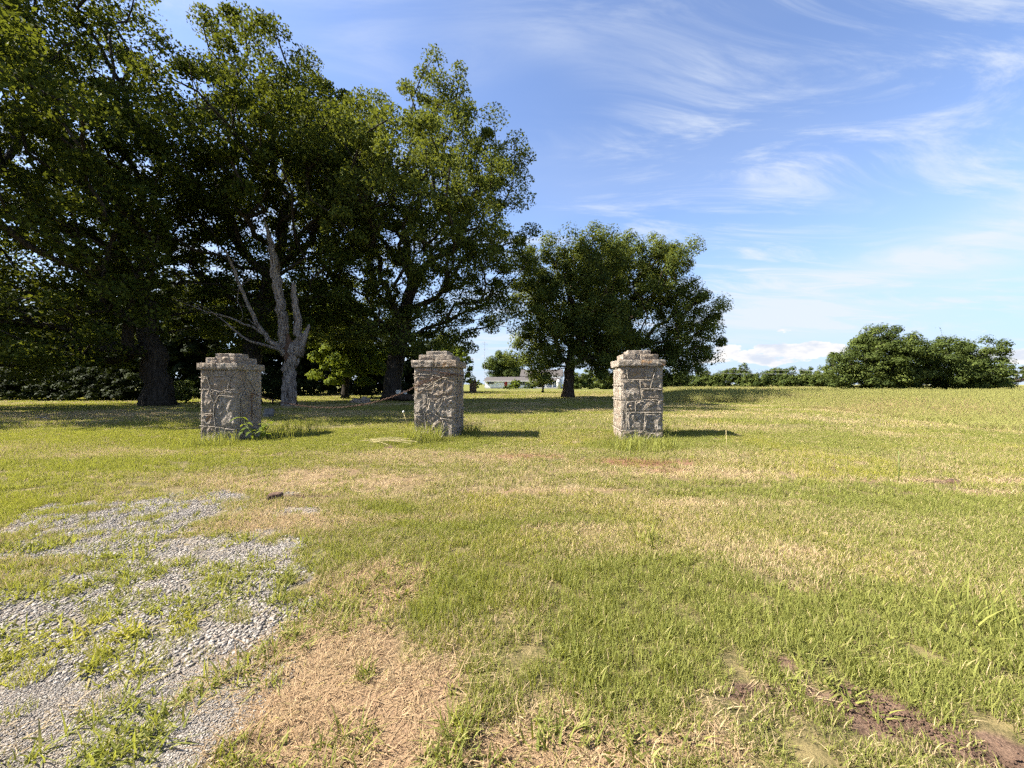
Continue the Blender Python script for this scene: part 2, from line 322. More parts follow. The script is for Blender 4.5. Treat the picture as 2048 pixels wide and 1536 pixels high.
# ------------------------------------------------------------------ grass and gravel scattered over it (nobody could count it)
rng = np.random.default_rng(4)
def blades_mesh(name, n, rad, hmin, hmax, wid, lean, segs=3, seed=0, heads=0.):
    r = np.random.default_rng(seed); V = []; Q = []; tt = []; hh = []; k = 0
    for i in range(n):
        a = r.uniform(0, 6.283); d = rad*math.sqrt(r.uniform()); bx, by = d*math.cos(a), d*math.sin(a)
        h = r.uniform(hmin, hmax); da = r.uniform(0, 6.283); ln = h*lean*r.uniform(.25, 1.2); wd = wid*r.uniform(.65, 1.3)
        fa = r.uniform(0, 3.14); wx, wy = math.cos(fa)*wd*.5, math.sin(fa)*wd*.5; t = r.uniform()
        hz = h*math.sqrt(max(.03, 1-min(.97, (ln/h)**2)))
        for s in range(segs+1):
            f = s/segs; q = f**1.7; ww = (1-f**2.2)+.06
            x = bx+math.cos(da)*ln*q; y = by+math.sin(da)*ln*q; z = hz*(f-.18*(ln/h)*f*f) - .004
            V += [(x-wx*ww, y-wy*ww, z), (x+wx*ww, y+wy*ww, z)]; tt += [t, t]; hh += [f, f]
            if s: Q.append((k+2*s-2, k+2*s-1, k+2*s+1, k+2*s))
        k += 2*(segs+1)
        if r.uniform() < heads:
            x, y, z = V[-1]; L = .10*h/.7
            for j in range(2):
                ca, sa = math.cos(fa+1.57*j)*L*.14, math.sin(fa+1.57*j)*L*.14
                V += [(x, y, z-L*.3), (x+ca, y+sa, z+L*.25), (x, y, z+L), (x-ca, y-sa, z+L*.25)]; tt += [.97]*4; hh += [1.]*4
                Q.append((k, k+1, k+2, k+3)); k += 4
    me = mesh_np(name, np.array(V), np.array(Q), {'t': np.array(tt), 'h': np.array(hh)}); return me
def stones_mesh(name, n, rad, smin, smax, seed):
    r = np.random.default_rng(seed); V = []; Q = []; tt = []; k = 0
    bm = bmesh.new(); bmesh.ops.create_icosphere(bm, subdivisions=1, radius=1.); bv = np.array([v.co[:] for v in bm.verts]); bf = [[v.index for v in f.verts] for f in bm.faces]; bm.free()
    for i in range(n):
        a = r.uniform(0, 6.283); d = rad*math.sqrt(r.uniform()); s = r.uniform(smin, smax)*.5
        q = bv*r.uniform(.72, 1.15, (len(bv), 1))*np.array([1, r.uniform(.6, 1), r.uniform(.35, .7)])*s
        an = r.uniform(0, 6.283); ca, sa = math.cos(an), math.sin(an)
        V.append(np.stack([q[:,0]*ca-q[:,1]*sa+d*math.cos(a), q[:,0]*sa+q[:,1]*ca+d*math.sin(a), q[:,2]+s*.12], 1))
        Q += [[j+k for j in f] for f in bf]; k += len(bv); tt += [r.uniform()]*len(bv)
    return mesh_np(name, np.concatenate(V), np.array(Q), {'t': np.array(tt)})
def source(me, mat):
    me.materials.append(mat); return bpy.data.objects.new(me.name, me)      # feeds the scatter only, never placed in the scene itself
def scatter(name, label, XY, srcs, attrs, rotx=None):
    """one stuff object: its points carry the clumps"""
    X, Y = XY[:, 0], XY[:, 1]; n = len(X); Z = height(X, Y)
    me = bpy.data.meshes.new(name); me.vertices.add(n); me.vertices.foreach_set('co', np.stack([X, Y, Z], 1).astype(np.float32).ravel())
    A = dict(attrs); A.setdefault('red', np.zeros(n)); A['spin'] = rng.uniform(0, 6.283, n); A['pick'] = rng.integers(0, len(srcs), n).astype(float) if 'pick' not in A else A['pick']
    for k, v in A.items():
        a = me.attributes.new(k, 'FLOAT', 'POINT'); a.data.foreach_set('value', np.asarray(v, np.float32))
    o = link_obj(name, me, None); tag(o, label, None, None, 'stuff')
    ng = bpy.data.node_groups.new(name+'_scatter', 'GeometryNodeTree')
    ng.interface.new_socket('Geometry', in_out='INPUT', socket_type='NodeSocketGeometry'); ng.interface.new_socket('Geometry', in_out='OUTPUT', socket_type='NodeSocketGeometry')
    N, Lk = ng.nodes.new, ng.links.new
    gi, go = N('NodeGroupInput'), N('NodeGroupOutput'); iop = N('GeometryNodeInstanceOnPoints'); iop.inputs['Pick Instance'].default_value = True
    jg = N('GeometryNodeJoinGeometry')
    for s in srcs:
        oi = N('GeometryNodeObjectInfo'); oi.inputs[0].default_value = s; g2 = N('GeometryNodeGeometryToInstance')
        Lk(oi.outputs['Geometry'], g2.inputs[0]); Lk(g2.outputs[0], jg.inputs[0])
    def na(k):
        q = N('GeometryNodeInputNamedAttribute'); q.data_type = 'FLOAT'; q.inputs['Name'].default_value = k; return q.outputs[0]
    cx = N('ShaderNodeCombineXYZ'); Lk(na('spin'), cx.inputs[2])
    sx = N('ShaderNodeCombineXYZ')
    for i, k in enumerate(('scl', 'scl', 'tall')): Lk(na(k), sx.inputs[i])
    Lk(gi.outputs[0], iop.inputs['Points']); Lk(jg.outputs[0], iop.inputs['Instance']); Lk(na('pick'), iop.inputs['Instance Index'])
    Lk(cx.outputs[0], iop.inputs['Rotation']); Lk(sx.outputs[0], iop.inputs['Scale']); Lk(iop.outputs[0], go.inputs[0])
    md = o.modifiers.new('scatter', 'NODES'); md.node_group = ng
    return o
def fan(y0, y1, dens):
    """random places on the ground between two distances, as wide as a wide view needs"""
    area = 1.36*(y1*y1-y0*y0)+5*(y1-y0); n = int(area*dens)
    Y = np.sqrt(rng.uniform(y0*y0, y1*y1, n)); X = rng.uniform(-1, 1, n)*(1.36*Y+2.5); return np.stack([X, Y], 1)
def clear(P):
    k = np.ones(len(P), bool)
    for px, py in PILLARS: k &= ~((abs(P[:,0]-px) < .50) & (abs(P[:,1]-py) < .50))
    return k
def scatter_all():
    g_s = [source(blades_mesh('blades_a', 95, .12, .035, .085, .0044, .75, 3, 1), M['grass']), source(blades_mesh('blades_b', 95, .12, .03, .10, .0050, .95, 3, 2), M['grass']), source(blades_mesh('blades_c', 80, .11, .045, .115, .0056, .8, 3, 3), M['grass'])]
    s_s = [source(blades_mesh('thatch_a', 85, .13, .04, .11, .0040, 1.6, 2, 5), M['grass']), source(blades_mesh('thatch_b', 85, .13, .03, .10, .0046, 2.0, 2, 6), M['grass'])]
    w_s = [source(blades_mesh('crab_a', 16, .05, .05, .12, .0085, 1.25, 3, 8), M['grass']), source(blades_mesh('crab_b', 12, .04, .06, .14, .0095, 1.1, 3, 9), M['grass'])]
    f_s = [source(blades_mesh('turf_a', 130, .30, .04, .10, .010, .9, 2, 11), M['grass']), source(blades_mesh('turf_b', 130, .30, .035, .085, .011, 1.3, 2, 12), M['grass'])]
    ff_s = [source(blades_mesh('sward_a', 150, .65, .05, .11, .024, .9, 2, 14), M['grass']), source(blades_mesh('sward_b', 150, .65, .04, .10, .026, 1.2, 2, 15), M['grass'])]
    t_s = [source(blades_mesh('field_a', 42, .30, .45, .85, .011, .42, 3, 17, .22), M['tall']), source(blades_mesh('field_b', 42, .30, .40, .80, .012, .55, 3, 18, .15), M['tall'])]
    tf_s = [source(blades_mesh('field_c', 60, .8, .45, .85, .035, .4, 2, 19, .2), M['tall']), source(blades_mesh('field_d', 60, .8, .40, .80, .035, .5, 2, 20, .12), M['tall'])]
    gv = [source(stones_mesh('stones_a', 30, .13, .008, .042, 1), M['gravel']), source(stones_mesh('stones_b', 34, .13, .006, .030, 2), M['gravel'])]
    gf = [source(stones_mesh('grit_a', 110, .12, .004, .011, 3), M['gravel'])]
    def lawn(P, z, k=1.):
        X, Y = P[:,0], P[:,1]; n = len(P)
        base = .09 + .95*(fbm(X*.5+4, Y*.5, 4, 61)-.42) + .75*(fbm(X*.12+1, Y*.55+7, 3, 66)-.5) + .10*sst(6, 14, Y)
        dry = np.clip(base + .65*z['straw'] - .50*z['lush'] + .4*z['red'] - .3*z['yel'], .03, .97)
        hue = np.clip(.45 + .8*(fbm(X*.7, Y*.7, 3, 71)-.5) + .55*z['yel'] - .35*z['lush'] + rng.uniform(-.15, .15, n), 0, 1)
        sc = rng.uniform(.75, 1.25, n)*k; tl = sc*(.72+.9*fbm(X*.8, Y*.8, 3, 81)*.6)*(1+.25*z['lush'])*(1-.35*z['straw'])
        for px, py in PILLARS: tl = tl*(1+1.1*np.exp(-((X-px)**2/1.6+(Y-py+.15)**2/1.2)))
        return dict(dry=dry, hue=hue, scl=sc, tall=tl, red=z['red'])
    for nm, y0, y1, dn, src, lab, k in (('lawn_grass', .7, 4.5, 260, g_s, 'short mown grass closest to the viewer, in front of the gravel', .64), ('lawn_grass', 4.5, 11.5, 80, g_s, 'short mown grass between the foreground and the pillars', .82),
                                 ('lawn_grass', 11.5, 27, 10, f_s, 'mown grass behind the three stone pillars', 1.1), ('lawn_grass', 27, 75, 1.8, ff_s, 'sunlit mown grass running back to the white house', 1.1)):
        P = fan(y0, y1, dn); z = zones(P[:,0], P[:,1]); fl = in_field(P[:,0], P[:,1])
        p = (1-.94*sst(.06, .34, z['gravel']))*(1-.92*sst(.3, .75, z['soil']))*(1-.90*sst(.35, .85, z['straw']))*(1-.55*sst(.3, .8, z['red']))*(1-fl) + .12*z['yel']*sst(.52, .62, fbm(P[:,0]*6, P[:,1]*6, 3, 99))
        kk = (rng.uniform(0, 1, len(P)) < p) & clear(P); P = P[kk]; z = {a: b[kk] for a, b in z.items()}
        scatter(nm, lab, P, src, lawn(P, z, k))
    # dry clippings and thatch
    P = np.concatenate([fan(.7, 11.5, 34), (lambda q: q[zones(q[:,0], q[:,1])['straw'] > .35])(fan(.7, 4.5, 150))]); z = zones(P[:,0], P[:,1]); lin = fbm(P[:,0]*.35, P[:,1]*1.6, 4, 91)
    p = np.clip(.13 + .9*z['straw'] + .55*sst(.53, .65, lin) - .75*sst(.2, .6, z['gravel']) - .25*z['lush'] - .15*z['soil'], .03, 1)
    kk = (rng.uniform(0, 1, len(P)) < p) & clear(P); P = P[kk]; n = len(P)
    scatter('dry_thatch', 'tan dead grass and mower clippings lying on the lawn', P, s_s, dict(dry=np.full(n, .98), hue=rng.uniform(0, 1, n), scl=rng.uniform(.8, 1.35, n), tall=rng.uniform(.5, 1., n), red=np.clip(z['red'][kk]*.9+.42*z['straw'][kk]*sst(5, 3.5, P[:,1]), 0, 1)))
    # broad crabgrass and yellow weeds growing in gravel and straw
    P = np.concatenate([fan(.7, 8., 120), fan(.7, 3.4, 420)]); z = zones(P[:,0], P[:,1]); cl = fbm(P[:,0]*2.6, P[:,1]*2.6, 3, 95)
    p = np.clip(.95*sst(.42, .56, cl)*(.45*z['gravel']*(z['yel'] < .2) + .95*z['yel'] + .45*z['straw']) + .35*z['lush']*sst(.5, .62, cl), 0, 1)
    kk = (rng.uniform(0, 1, len(P)) < p); P = P[kk]; n = len(P); zy = z['yel'][kk]
    scatter('crabgrass', 'broad-bladed yellow-green crabgrass sprouting through gravel and straw', P, w_s, dict(dry=np.full(n, .06), hue=np.clip(.15+.85*zy+rng.uniform(-.1, .1, n), 0, 1), scl=rng.uniform(.7, 1.25, n), tall=rng.uniform(.6, 1.15, n)))
    # flat rosettes of clover and plantain
    bl = [source(blades_mesh('rosette_a', 11, .03, .022, .050, .017, 1.5, 3, 31), M['grass']), source(blades_mesh('rosette_b', 14, .045, .018, .036, .014, 1.7, 3, 32), M['grass'])]
    P = fan(.7, 7.5, 24); z = zones(P[:,0], P[:,1]); cl = fbm(P[:,0]*1.3+5, P[:,1]*1.3, 3, 197)
    kk = rng.uniform(0, 1, len(P)) < np.clip(sst(.50, .66, cl)*(.8-.6*z['gravel']-.5*z['soil'])+.06, 0, 1); P = P[kk]; n = len(P)
    scatter('broadleaf_weeds', 'clover and plantain rosettes among the lawn grass', P, bl, dict(dry=np.full(n, .04), hue=rng.uniform(0, .45, n), scl=rng.uniform(.8, 1.5, n), tall=rng.uniform(1.2, 2.6, n)))
    # gravel
    P = fan(.7, 7.5, 420); z = zones(P[:,0], P[:,1]); big = P[:,1] > 1.85+.3*(fbm(P[:,0]*2, P[:,1]*2, 2, 7)-.5)
    kk = (rng.uniform(0, 1, len(P)) < sst(.08, .75, z['gravel'])) & big; Q = P[kk]; n = len(Q)
    scatter('gravel', 'loose pale grey gravel on the old drive', Q, gv, dict(dry=np.zeros(n), hue=rng.uniform(0, 1, n)**2, scl=rng.uniform(.45, .95, n), tall=rng.uniform(.5, .95, n)))
    kk = (rng.uniform(0, 1, len(P)) < sst(.1, .5, z['gravel'])) & ~big; Q = P[kk]; n = len(Q)
    scatter('fine_gravel', 'fine grey gravel in the corner nearest the viewer', Q, gf, dict(dry=np.zeros(n), hue=rng.uniform(0, 1, n)**2, scl=rng.uniform(.8, 1.3, n), tall=rng.uniform(.8, 1.2, n)))
    P = fan(.7, 6.5, 420); z = zones(P[:,0], P[:,1]); kk = rng.uniform(0, 1, len(P)) < sst(.05, .5, z['soil']); Q = P[kk]; n = len(Q)
    scatter('soil_crumbs', 'crumbs of bare brown earth at the bottom right', Q, [source(stones_mesh('crumbs', 60, .12, .004, .017, 9), M['soil'])], dict(dry=np.zeros(n), hue=np.zeros(n), scl=rng.uniform(.6, 1.7, n), tall=rng.uniform(.6, 1.7, n)))
    # the unmown field on the right
    for y0, y1, dn, src, lab in ((8, 46, 9, t_s, 'tall unmown field grass nearest the mown lawn'), (46, 170, .9, tf_s, 'far unmown field grass before the distant tree line')):
        P = fan(y0, y1, dn); fl = in_field(P[:,0], P[:,1]); kk = rng.uniform(0, 1, len(P)) < fl; P = P[kk]; fl = fl[kk]; X, Y = P[:,0], P[:,1]; n = len(P)
        edge = np.minimum(1, .42+.58*sst(0, 5, np.maximum(X-(14.2+.24*(Y-10)), np.where(Y > 28, X-.385*Y+1.5, -9))))
        br = sst(.5, .68, fbm(X*.12+3, Y*.3, 3, 15))*sst(8, 20, X)
        dry = np.clip(.16+.5*(fbm(X*.2, Y*.2, 3, 13)-.4)+.22*br, .02, .9); hue = np.clip(.35+.9*(fbm(X*.4, Y*.4, 3, 16)-.5), 0, 1)
        sc = rng.uniform(.85, 1.2, n)
        scatter('field_grass', lab, P, src, dict(dry=dry, hue=hue, scl=sc, tall=sc*edge*rng.uniform(.7, 1.05, n), red=br*.3))
scatter_all()

# ------------------------------------------------------------------ stone gate pillars
def clean_poly(p):
    return [Vector((x, y)) for x, y in p]
def inset_poly(p, d):
    """move every side of a convex-ish polygon inwards by d"""
    n = len(p); a = sum(p[i].x*p[(i+1) % n].y-p[(i+1) % n].x*p[i].y for i in range(n))
    if a < 0: p = p[::-1]
    out = []
    for i in range(n):
        A, B, D = p[i-1], p[i], p[(i+1) % n]
        e1 = (B-A).normalized(); e2 = (D-B).normalized(); n1 = Vector((-e1.y, e1.x)); n2 = Vector((-e2.y, e2.x))
        m_ = (n1+n2); m_ = m_/max(.35, m_.length_squared)*2*.5*2 if m_.length > 1e-6 else n1
        out.append(B + m_*d*.5*1.0 if m_.length < 3 else B+n1*d)
    return out
def stone_mesh(poly, depth, seed, rough):
    """a rock-faced slab: polygon outline in the face plane (x, z), face towards -y"""
    bm = bmesh.new(); p = inset_poly(clean_poly(poly), .006)
    outer = [bm.verts.new((v.x, .03, v.y)) for v in p]; c = sum(p, Vector((0, 0)))/len(p)
    mid = [bm.verts.new((v.x, -depth*.45, v.y)) for v in p]
    f = bm.faces.new(mid) ; n = len(p)
    for i in range(n): bm.faces.new((outer[i], outer[(i+1) % n], mid[(i+1) % n], mid[i]))
    bmesh.ops.recalc_face_normals(bm, faces=bm.faces)
    f = min(bm.faces, key=lambda q: q.calc_center_median().y)
    keep = set(f.verts)
    r = bmesh.ops.triangulate(bm, faces=[f]); es = list({e for q in r['faces'] for e in q.edges})
    bmesh.ops.subdivide_edges(bm, edges=es, cuts=4, use_grid_fill=True)
    R_ = max((q-c).length for q in p)
    for v in bm.verts:
        if v.co.y > -depth*.3: continue
        q = Vector((v.co.x, v.co.z)); d = min(_segd(q, p[i], p[(i+1) % n]) for i in range(n))
        k = min(1, d/.05); s = Vector((v.co.x*7+seed*3.1, seed*1.7, v.co.z*7))
        h = mnoise.fractal(s, .9, 2.1, 4)
        v.co.y -= (depth*.55)*(k**.6)*(.75+.5*h) + rough*h*.4*k
    bmesh.ops.recalc_face_normals(bm, faces=bm.faces)
    me = bpy.data.meshes.new('stone'); bm.to_mesh(me); bm.free(); return me
def _segd(q, a, b):
    ab = b-a; t = max(0, min(1, (q-a).dot(ab)/max(1e-9, ab.length_squared))); return (q-(a+ab*t)).length
def rough_block(x0, x1, y0, y1, z0, z1, seed, amp=.022, cuts=3, soft=.22):
    bm = bmesh.new(); bmesh.ops.create_cube(bm, size=1.)
    bmesh.ops.subdivide_edges(bm, edges=bm.edges[:], cuts=cuts, use_grid_fill=True)
    for v in bm.verts:
        c = v.co.copy()
        # pull corners in so that the block reads as broken stone
        rr = .5/max(.5, (abs(c.x)**5+abs(c.y)**5+abs(c.z)**5)**.2); c *= rr**soft
        p = Vector(((x0+x1)/2+c.x*(x1-x0), (y0+y1)/2+c.y*(y1-y0), (z0+z1)/2+c.z*(z1-z0)))
        s = p*5.5+Vector((seed*2.3, seed*1.1, seed*.7)); d = mnoise.noise_vector(s)*.8 + mnoise.noise_vector(s*2.9)*.75
        p += Vector((d.x, d.y, d.z*.55))*amp; v.co = p
    me = bpy.data.meshes.new('cap_stone'); bm.to_mesh(me); bm.free(); return me
def rows_layout(W, H, seed, hr=(.24, .40), wr=(.24, .5)):
    """irregular coursed rubble for the faces the photograph does not show"""
    r = random.Random(seed); out = []; z = 0.
    while z < H-.05:
        h = min(r.uniform(*hr), H-z)
        if H-z-h < .14: h = H-z
        x = -W/2; j0 = 0
        while x < W/2-.02:
            wd = r.uniform(*wr)
            if W/2-x-wd < .16: wd = W/2-x
            j1 = 0 if x+wd > W/2-.01 else r.uniform(-.07, .07)
            out.append([(x-j0, z), (x+wd-j1, z), (x+wd+j1, z+h), (x+j0, z+h)]); x += wd; j0 = j1
        z += h
    return out
def from_px(polys, x0, x1, y0, y1, W, H):
    """stone outlines read off the photograph, scaled to the face"""
    return [[((x-x0)/(x1-x0)*W-W/2, (y1-y)/(y1-y0)*H) for x, y in p] for p in polys]
RIGHT_FRONT = from_px([[(500,370),(556,370),(570,505),(500,510)],[(556,370),(752,370),(755,505),(570,505)],[(752,370),(862,370),(818,508),(755,505)],
    [(862,370),(925,370),(925,602),(795,592),(818,508)],[(500,510),(690,508),(700,596),(715,705),(640,722),(500,722)],[(690,508),(818,508),(795,592),(700,596)],
    [(700,596),(925,602),(925,712),(810,700),(715,705)],[(500,722),(555,722),(555,1010),(500,1010)],[(555,722),(645,722),(648,828),(555,828)],[(645,722),(715,705),(810,700),(925,712),(925,825),(648,828)],
    [(555,828),(745,828),(732,1012),(555,1010)],[(745,828),(925,825),(925,1030),(800,1032),(732,1012)],[(500,1010),(732,1012),(800,1032),(740,1140),(500,1140)],[(800,1032),(925,1030),(925,1140),(740,1140)]], 500, 925, 370, 1140, 1.04, 1.88)
LEFT_FRONT = from_px([[(290,515),(420,515),(425,572),(290,585)],[(420,515),(560,515),(555,570),(425,572)],[(560,515),(680,515),(675,540),(640,560),(620,590),(555,570)],[(290,585),(370,582),(410,690),(290,690)],
    [(370,582),(425,572),(555,570),(620,590),(590,690),(520,715),(410,690)],[(620,590),(640,560),(675,540),(680,690),(590,690)],[(290,690),(410,690),(405,740),(450,820),(440,900),(290,910)],[(410,690),(520,715),(590,690),(680,690),(680,760),(500,740),(450,820),(405,740)],
    [(450,820),(500,740),(680,760),(680,1045),(570,1035),(465,1020),(440,900)],[(290,910),(440,900),(465,1020),(380,1015),(290,1010)],[(290,1010),(380,1015),(465,1020),(450,1200),(290,1200)],[(465,1020),(570,1035),(560,1200),(450,1200)],[(570,1035),(680,1045),(680,1200),(560,1200)]], 290, 680, 515, 1200, 1.04, 1.88)
LEFT_SIDE = from_px([[(680,530),(760,530),(770,600),(745,670),(680,680)],[(760,530),(925,530),(925,735),(850,715),(810,640),(770,600)],[(680,680),(745,670),(770,690),(720,780),(720,1040),(680,1040)],[(745,670),(770,600),(810,640),(850,715),(845,800),(770,790),(770,690)],
    [(850,715),(925,735),(925,880),(880,890),(870,800),(845,800)],[(770,690),(770,790),(845,800),(870,800),(880,890),(860,910),(740,920),(720,780)],[(740,920),(860,910),(880,890),(925,880),(925,1060),(750,1050)],[(720,780),(740,920),(750,1050),(720,1040)],[(680,1040),(720,1040),(750,1050),(760,1200),(680,1200)],[(750,1050),(925,1060),(925,1200),(760,1200)]], 680, 925, 530, 1200, 1.04, 1.88)
MID_FRONT = from_px([[(470,385),(640,385),(650,455),(525,450),(470,470)],[(640,385),(880,385),(880,490),(760,480),(650,455)],[(470,470),(525,450),(650,455),(760,480),(600,570),(470,570)],[(600,570),(760,480),(880,490),(880,640),(770,650),(690,700),(620,660)],
    [(470,570),(600,570),(620,660),(610,740),(560,800),(470,800)],[(620,660),(690,700),(770,650),(760,700),(690,800),(580,795),(560,800),(610,740)],[(770,650),(880,640),(880,860),(740,840),(690,800),(760,700)],[(470,800),(560,800),(580,795),(600,960),(590,1070),(470,1070)],[(580,795),(690,800),(740,840),(770,860),(720,1070),(590,1070),(600,960)],[(740,840),(880,860),(880,1070),(720,1070),(770,860)]], 470, 880, 385, 1070, 1.04, 1.88)
def face_beads(mb, polys, rad, seed):
    seen = set()
    for p in polys:
        for i in range(len(p)):
            a, b = p[i], p[(i+1) % len(p)]; key = tuple(sorted(((round(a[0], 2), round(a[1], 2)), (round(b[0], 2), round(b[1], 2)))))
            if key in seen: continue
            seen.add(key)
            if abs(a[0]) > .505 and abs(b[0]) > .505 or max(a[1], b[1]) < .05: continue
            L = math.hypot(a[0]-b[0], a[1]-b[1])
            if L < .05: continue
            n = max(2, int(L/.06)+1)
            pts = [(a[0]+(b[0]-a[0])*i/n+.006*mnoise.noise(Vector((seed, i*1.3, L*9))), -.040+.006*mnoise.noise(Vector((i*.9, seed, L*5))), a[1]+(b[1]-a[1])*i/n+.006*mnoise.noise(Vector((L*7, i*1.1, seed)))) for i in range(n+1)]
            tube(mb, pts, [rad*(.85+.4*abs(mnoise.noise(Vector((i*.8, seed, L))))) for i in range(n+1)], 5)
def pillar(loc, rz, label, front, right, seed, mat='stone', caps=True, group='square rubble stone gate pillars'):
    x, y = loc; z = float(height(np.array([x]), np.array([y]))[0])
    o = tag(empty('stone_pillar', (x, y, z-.10), rz), label, 'pillar', group); hw, H = .52, 1.88
    MB().box(-hw+.035, hw-.035, -hw+.035, hw-.035, -.3, H).build('mortar_core', M['mortar'], o)
    lay = [front, right, rows_layout(1.04, H, seed+1), rows_layout(1.04, H, seed+2)]
    for k, polys in enumerate(lay):
        rot = Matrix.Rotation(k*math.pi/2, 4, 'Z')
        for j, p in enumerate(polys):
            me = stone_mesh(p, .052, seed*17+k*31+j, .050); me.transform(Matrix.Translation((0, -hw+.03, 0))); me.transform(rot); link_obj('stone', me, M[mat], o)
        mb = MB(); face_beads(mb, polys, .011, seed+k)
        me = mb.mesh('mortar_bead', True); me.transform(Matrix.Translation((0, -hw+.012, 0))); me.transform(rot); link_obj('mortar_bead', me, M['bead'], o)
    if caps:
        r = random.Random(seed)
        for (w, z0, z1, nx) in ((.585, H-.005, H+.165, 2), (.44, H+.155, H+.305, 2), (.285, H+.295, H+.41, 1)):
            xs = [-w]+[(-w+2*w*(i+1)/nx)+r.uniform(-.07, .07) for i in range(nx-1)]+[w]
            for i in range(nx):
                ym = r.uniform(-.12, .12)
                for a, b in ((-w, ym), (ym, w)):
                    link_obj('cap_stone', rough_block(xs[i]-.004, xs[i+1]+.004, a-.004, b+.004, z0, z1+r.uniform(-.012, .012), seed+i*3+a*2, .021, 6), M[mat], o)
    return o
pillar(PILLARS[0], R(-2), 'left stone gate pillar with ochre stained stones and a leafy plant at its foot', LEFT_FRONT, LEFT_SIDE, 3).scale = (.90, .90, 1.055)
pillar(PILLARS[1], R(-6), 'middle stone gate pillar with a rusty chain wrapped round it', MID_FRONT, rows_layout(1.04, 1.88, 40), 5).scale = (1, 1, 1.035)
pillar(PILLARS[2], R(-5), 'right stone gate pillar with clear raised mortar lines, free of any chain', RIGHT_FRONT, rows_layout(1.04, 1.88, 50), 8).scale = (1, 1, 1.05)
bx, by = G(946, 785)
bp = pillar((bx, by), R(12), 'small far reddish stone pillar left of the white house', rows_layout(1.04, 1.88, 60), rows_layout(1.04, 1.88, 61), 12, 'stone_red', False, 'square rubble stone gate pillars')
bp.scale = (.95, .95, 1.)
link_obj('cap_stone', rough_block(-.40, .20, -.35, .3, 1.86, 2.02, 4, .05), M['stone_red'], bp); link_obj('cap_stone', rough_block(.1, .48, -.42, .2, 1.86, 2.18, 6, .05), M['stone_red'], bp)

# the chain slung from the left pillar and wound round the middle one
def chain():
    X0, Y0 = PILLARS[0]; X1, Y1 = PILLARS[1]
    p = []
    A = np.array([X0+.60, Y0-.10, 1.10]); B = np.array([X1-.62, Y1-.58, 1.22])
    for i in range(41):
        t = i/40; q = A*(1-t)+B*t; q[2] -= .42*4*t*(1-t)*(.93+.14*t); p.append(q)
    # climbs over the front of the middle pillar and round its right corner
    for q in ((X1-.50, Y1-.66, 1.29), (X1-.25, Y1-.655, 1.40), (X1+.05, Y1-.64, 1.50), (X1+.35, Y1-.60, 1.58), (X1+.52, Y1-.545, 1.60), (X1+.60, Y1-.40, 1.57), (X1+.61, Y1-.1, 1.56), (X1+.62, Y1+.2, 1.57)): p.append(np.array(q))
    def links(mb, p, pitch):
        p = np.array(p); d = np.r_[0, np.cumsum(np.linalg.norm(np.diff(p, axis=0), axis=1))]; n = int(d[-1]/pitch)
        for i in range(n):
            s = (i+.5)*pitch; c = np.array([np.interp(s, d, p[:, k]) for k in range(3)]); e = np.array([np.interp(s+.02, d, p[:, k]) for k in range(3)])-c
            t = e/np.linalg.norm(e); u = np.cross(t, (0, 0, 1.)); u /= np.linalg.norm(u); v = np.cross(t, u); a = (i % 2)*1.57+.5; w_ = u*math.cos(a)+v*math.sin(a)
            ang = np.linspace(0, 2*math.pi, 10, endpoint=False); ring = [c+t*(math.cos(q)*.040)+w_*(math.sin(q)*.018) for q in ang]
            nn = np.cross(t, w_); V = []
            for j, q in enumerate(ang):
                o_ = t*math.cos(q)+w_*math.sin(q)
                for b in (0, 1.571, 3.1416, 4.712): V.append(ring[j]+(o_*math.cos(b)+nn*math.sin(b))*.0065)
            f = [(j*4+b, j*4+(b+1) % 4, ((j+1) % 10)*4+(b+1) % 4, ((j+1) % 10)*4+b) for j in range(10) for b in range(4)]
            mb.add(V, f)
    mb = MB(); links(mb, p, .058)
    o = mb.mesh('rusty_chain', True); o = link_obj('rusty_chain', o, M['rust']); tag(o, 'rusty brown chain hanging between the left and middle pillars', 'chain')
    mb = MB(); links(mb, [(X0+.585, Y0-.12, 1.10), (X0+.60, Y0-.12, .9), (X0+.60, Y0-.11, .35)], .058); link_obj('loose_end', mb.mesh('loose_end', True), M['rust'], o)
    # old wire bound round the middle pillar
    mb = MB(); tube(mb, [(X1-.58, Y1-.50, 1.34), (X1-.2, Y1-.635, 1.47), (X1+.1, Y1-.63, 1.62), (X1+.5, Y1-.57, 1.60)], .009, 5); tube(mb, [(X1-.45, Y1-.62, 1.70), (X1-.1, Y1-.63, 1.68), (X1+.48, Y1-.57, 1.60)], .009, 5)
    w_ = mb.build('binding_wire', M['rust']); tag(w_, 'thin old wire bound round the front of the middle pillar', 'wire')
chain()

# ------------------------------------------------------------------ trees
def grow(pts, trunk, bf=.35):
    """connect scattered points to the trunk: short edges, short way to the root"""
    n0 = len(trunk); P = np.concatenate([trunk, pts]); n = len(P); par = np.full(n, -1); plen = np.zeros(n)
    for i in range(1, n0): par[i] = i-1; plen[i] = plen[i-1]+np.linalg.norm(P[i]-P[i-1])
    best = np.full(n, 1e9); bp_ = np.zeros(n, int); done = np.zeros(n, bool); done[:n0] = True
    fork = max(1, int(n0*.55))
    def relax(j):
        d = np.linalg.norm(P-P[j], axis=1); up = np.maximum(0, P[j, 2]-P[:, 2])
        c = d + .6*up + bf*plen[j]; m_ = (c < best) & ~done; best[m_] = c[m_]; bp_[m_] = j
    for j in range(fork, n0): relax(j)
    for _ in range(n-n0):
        j = int(np.argmin(np.where(done, 1e9, best))); done[j] = True; par[j] = bp_[j]; plen[j] = plen[par[j]]+np.linalg.norm(P[j]-P[par[j]]); relax(j)
    return P, par, plen
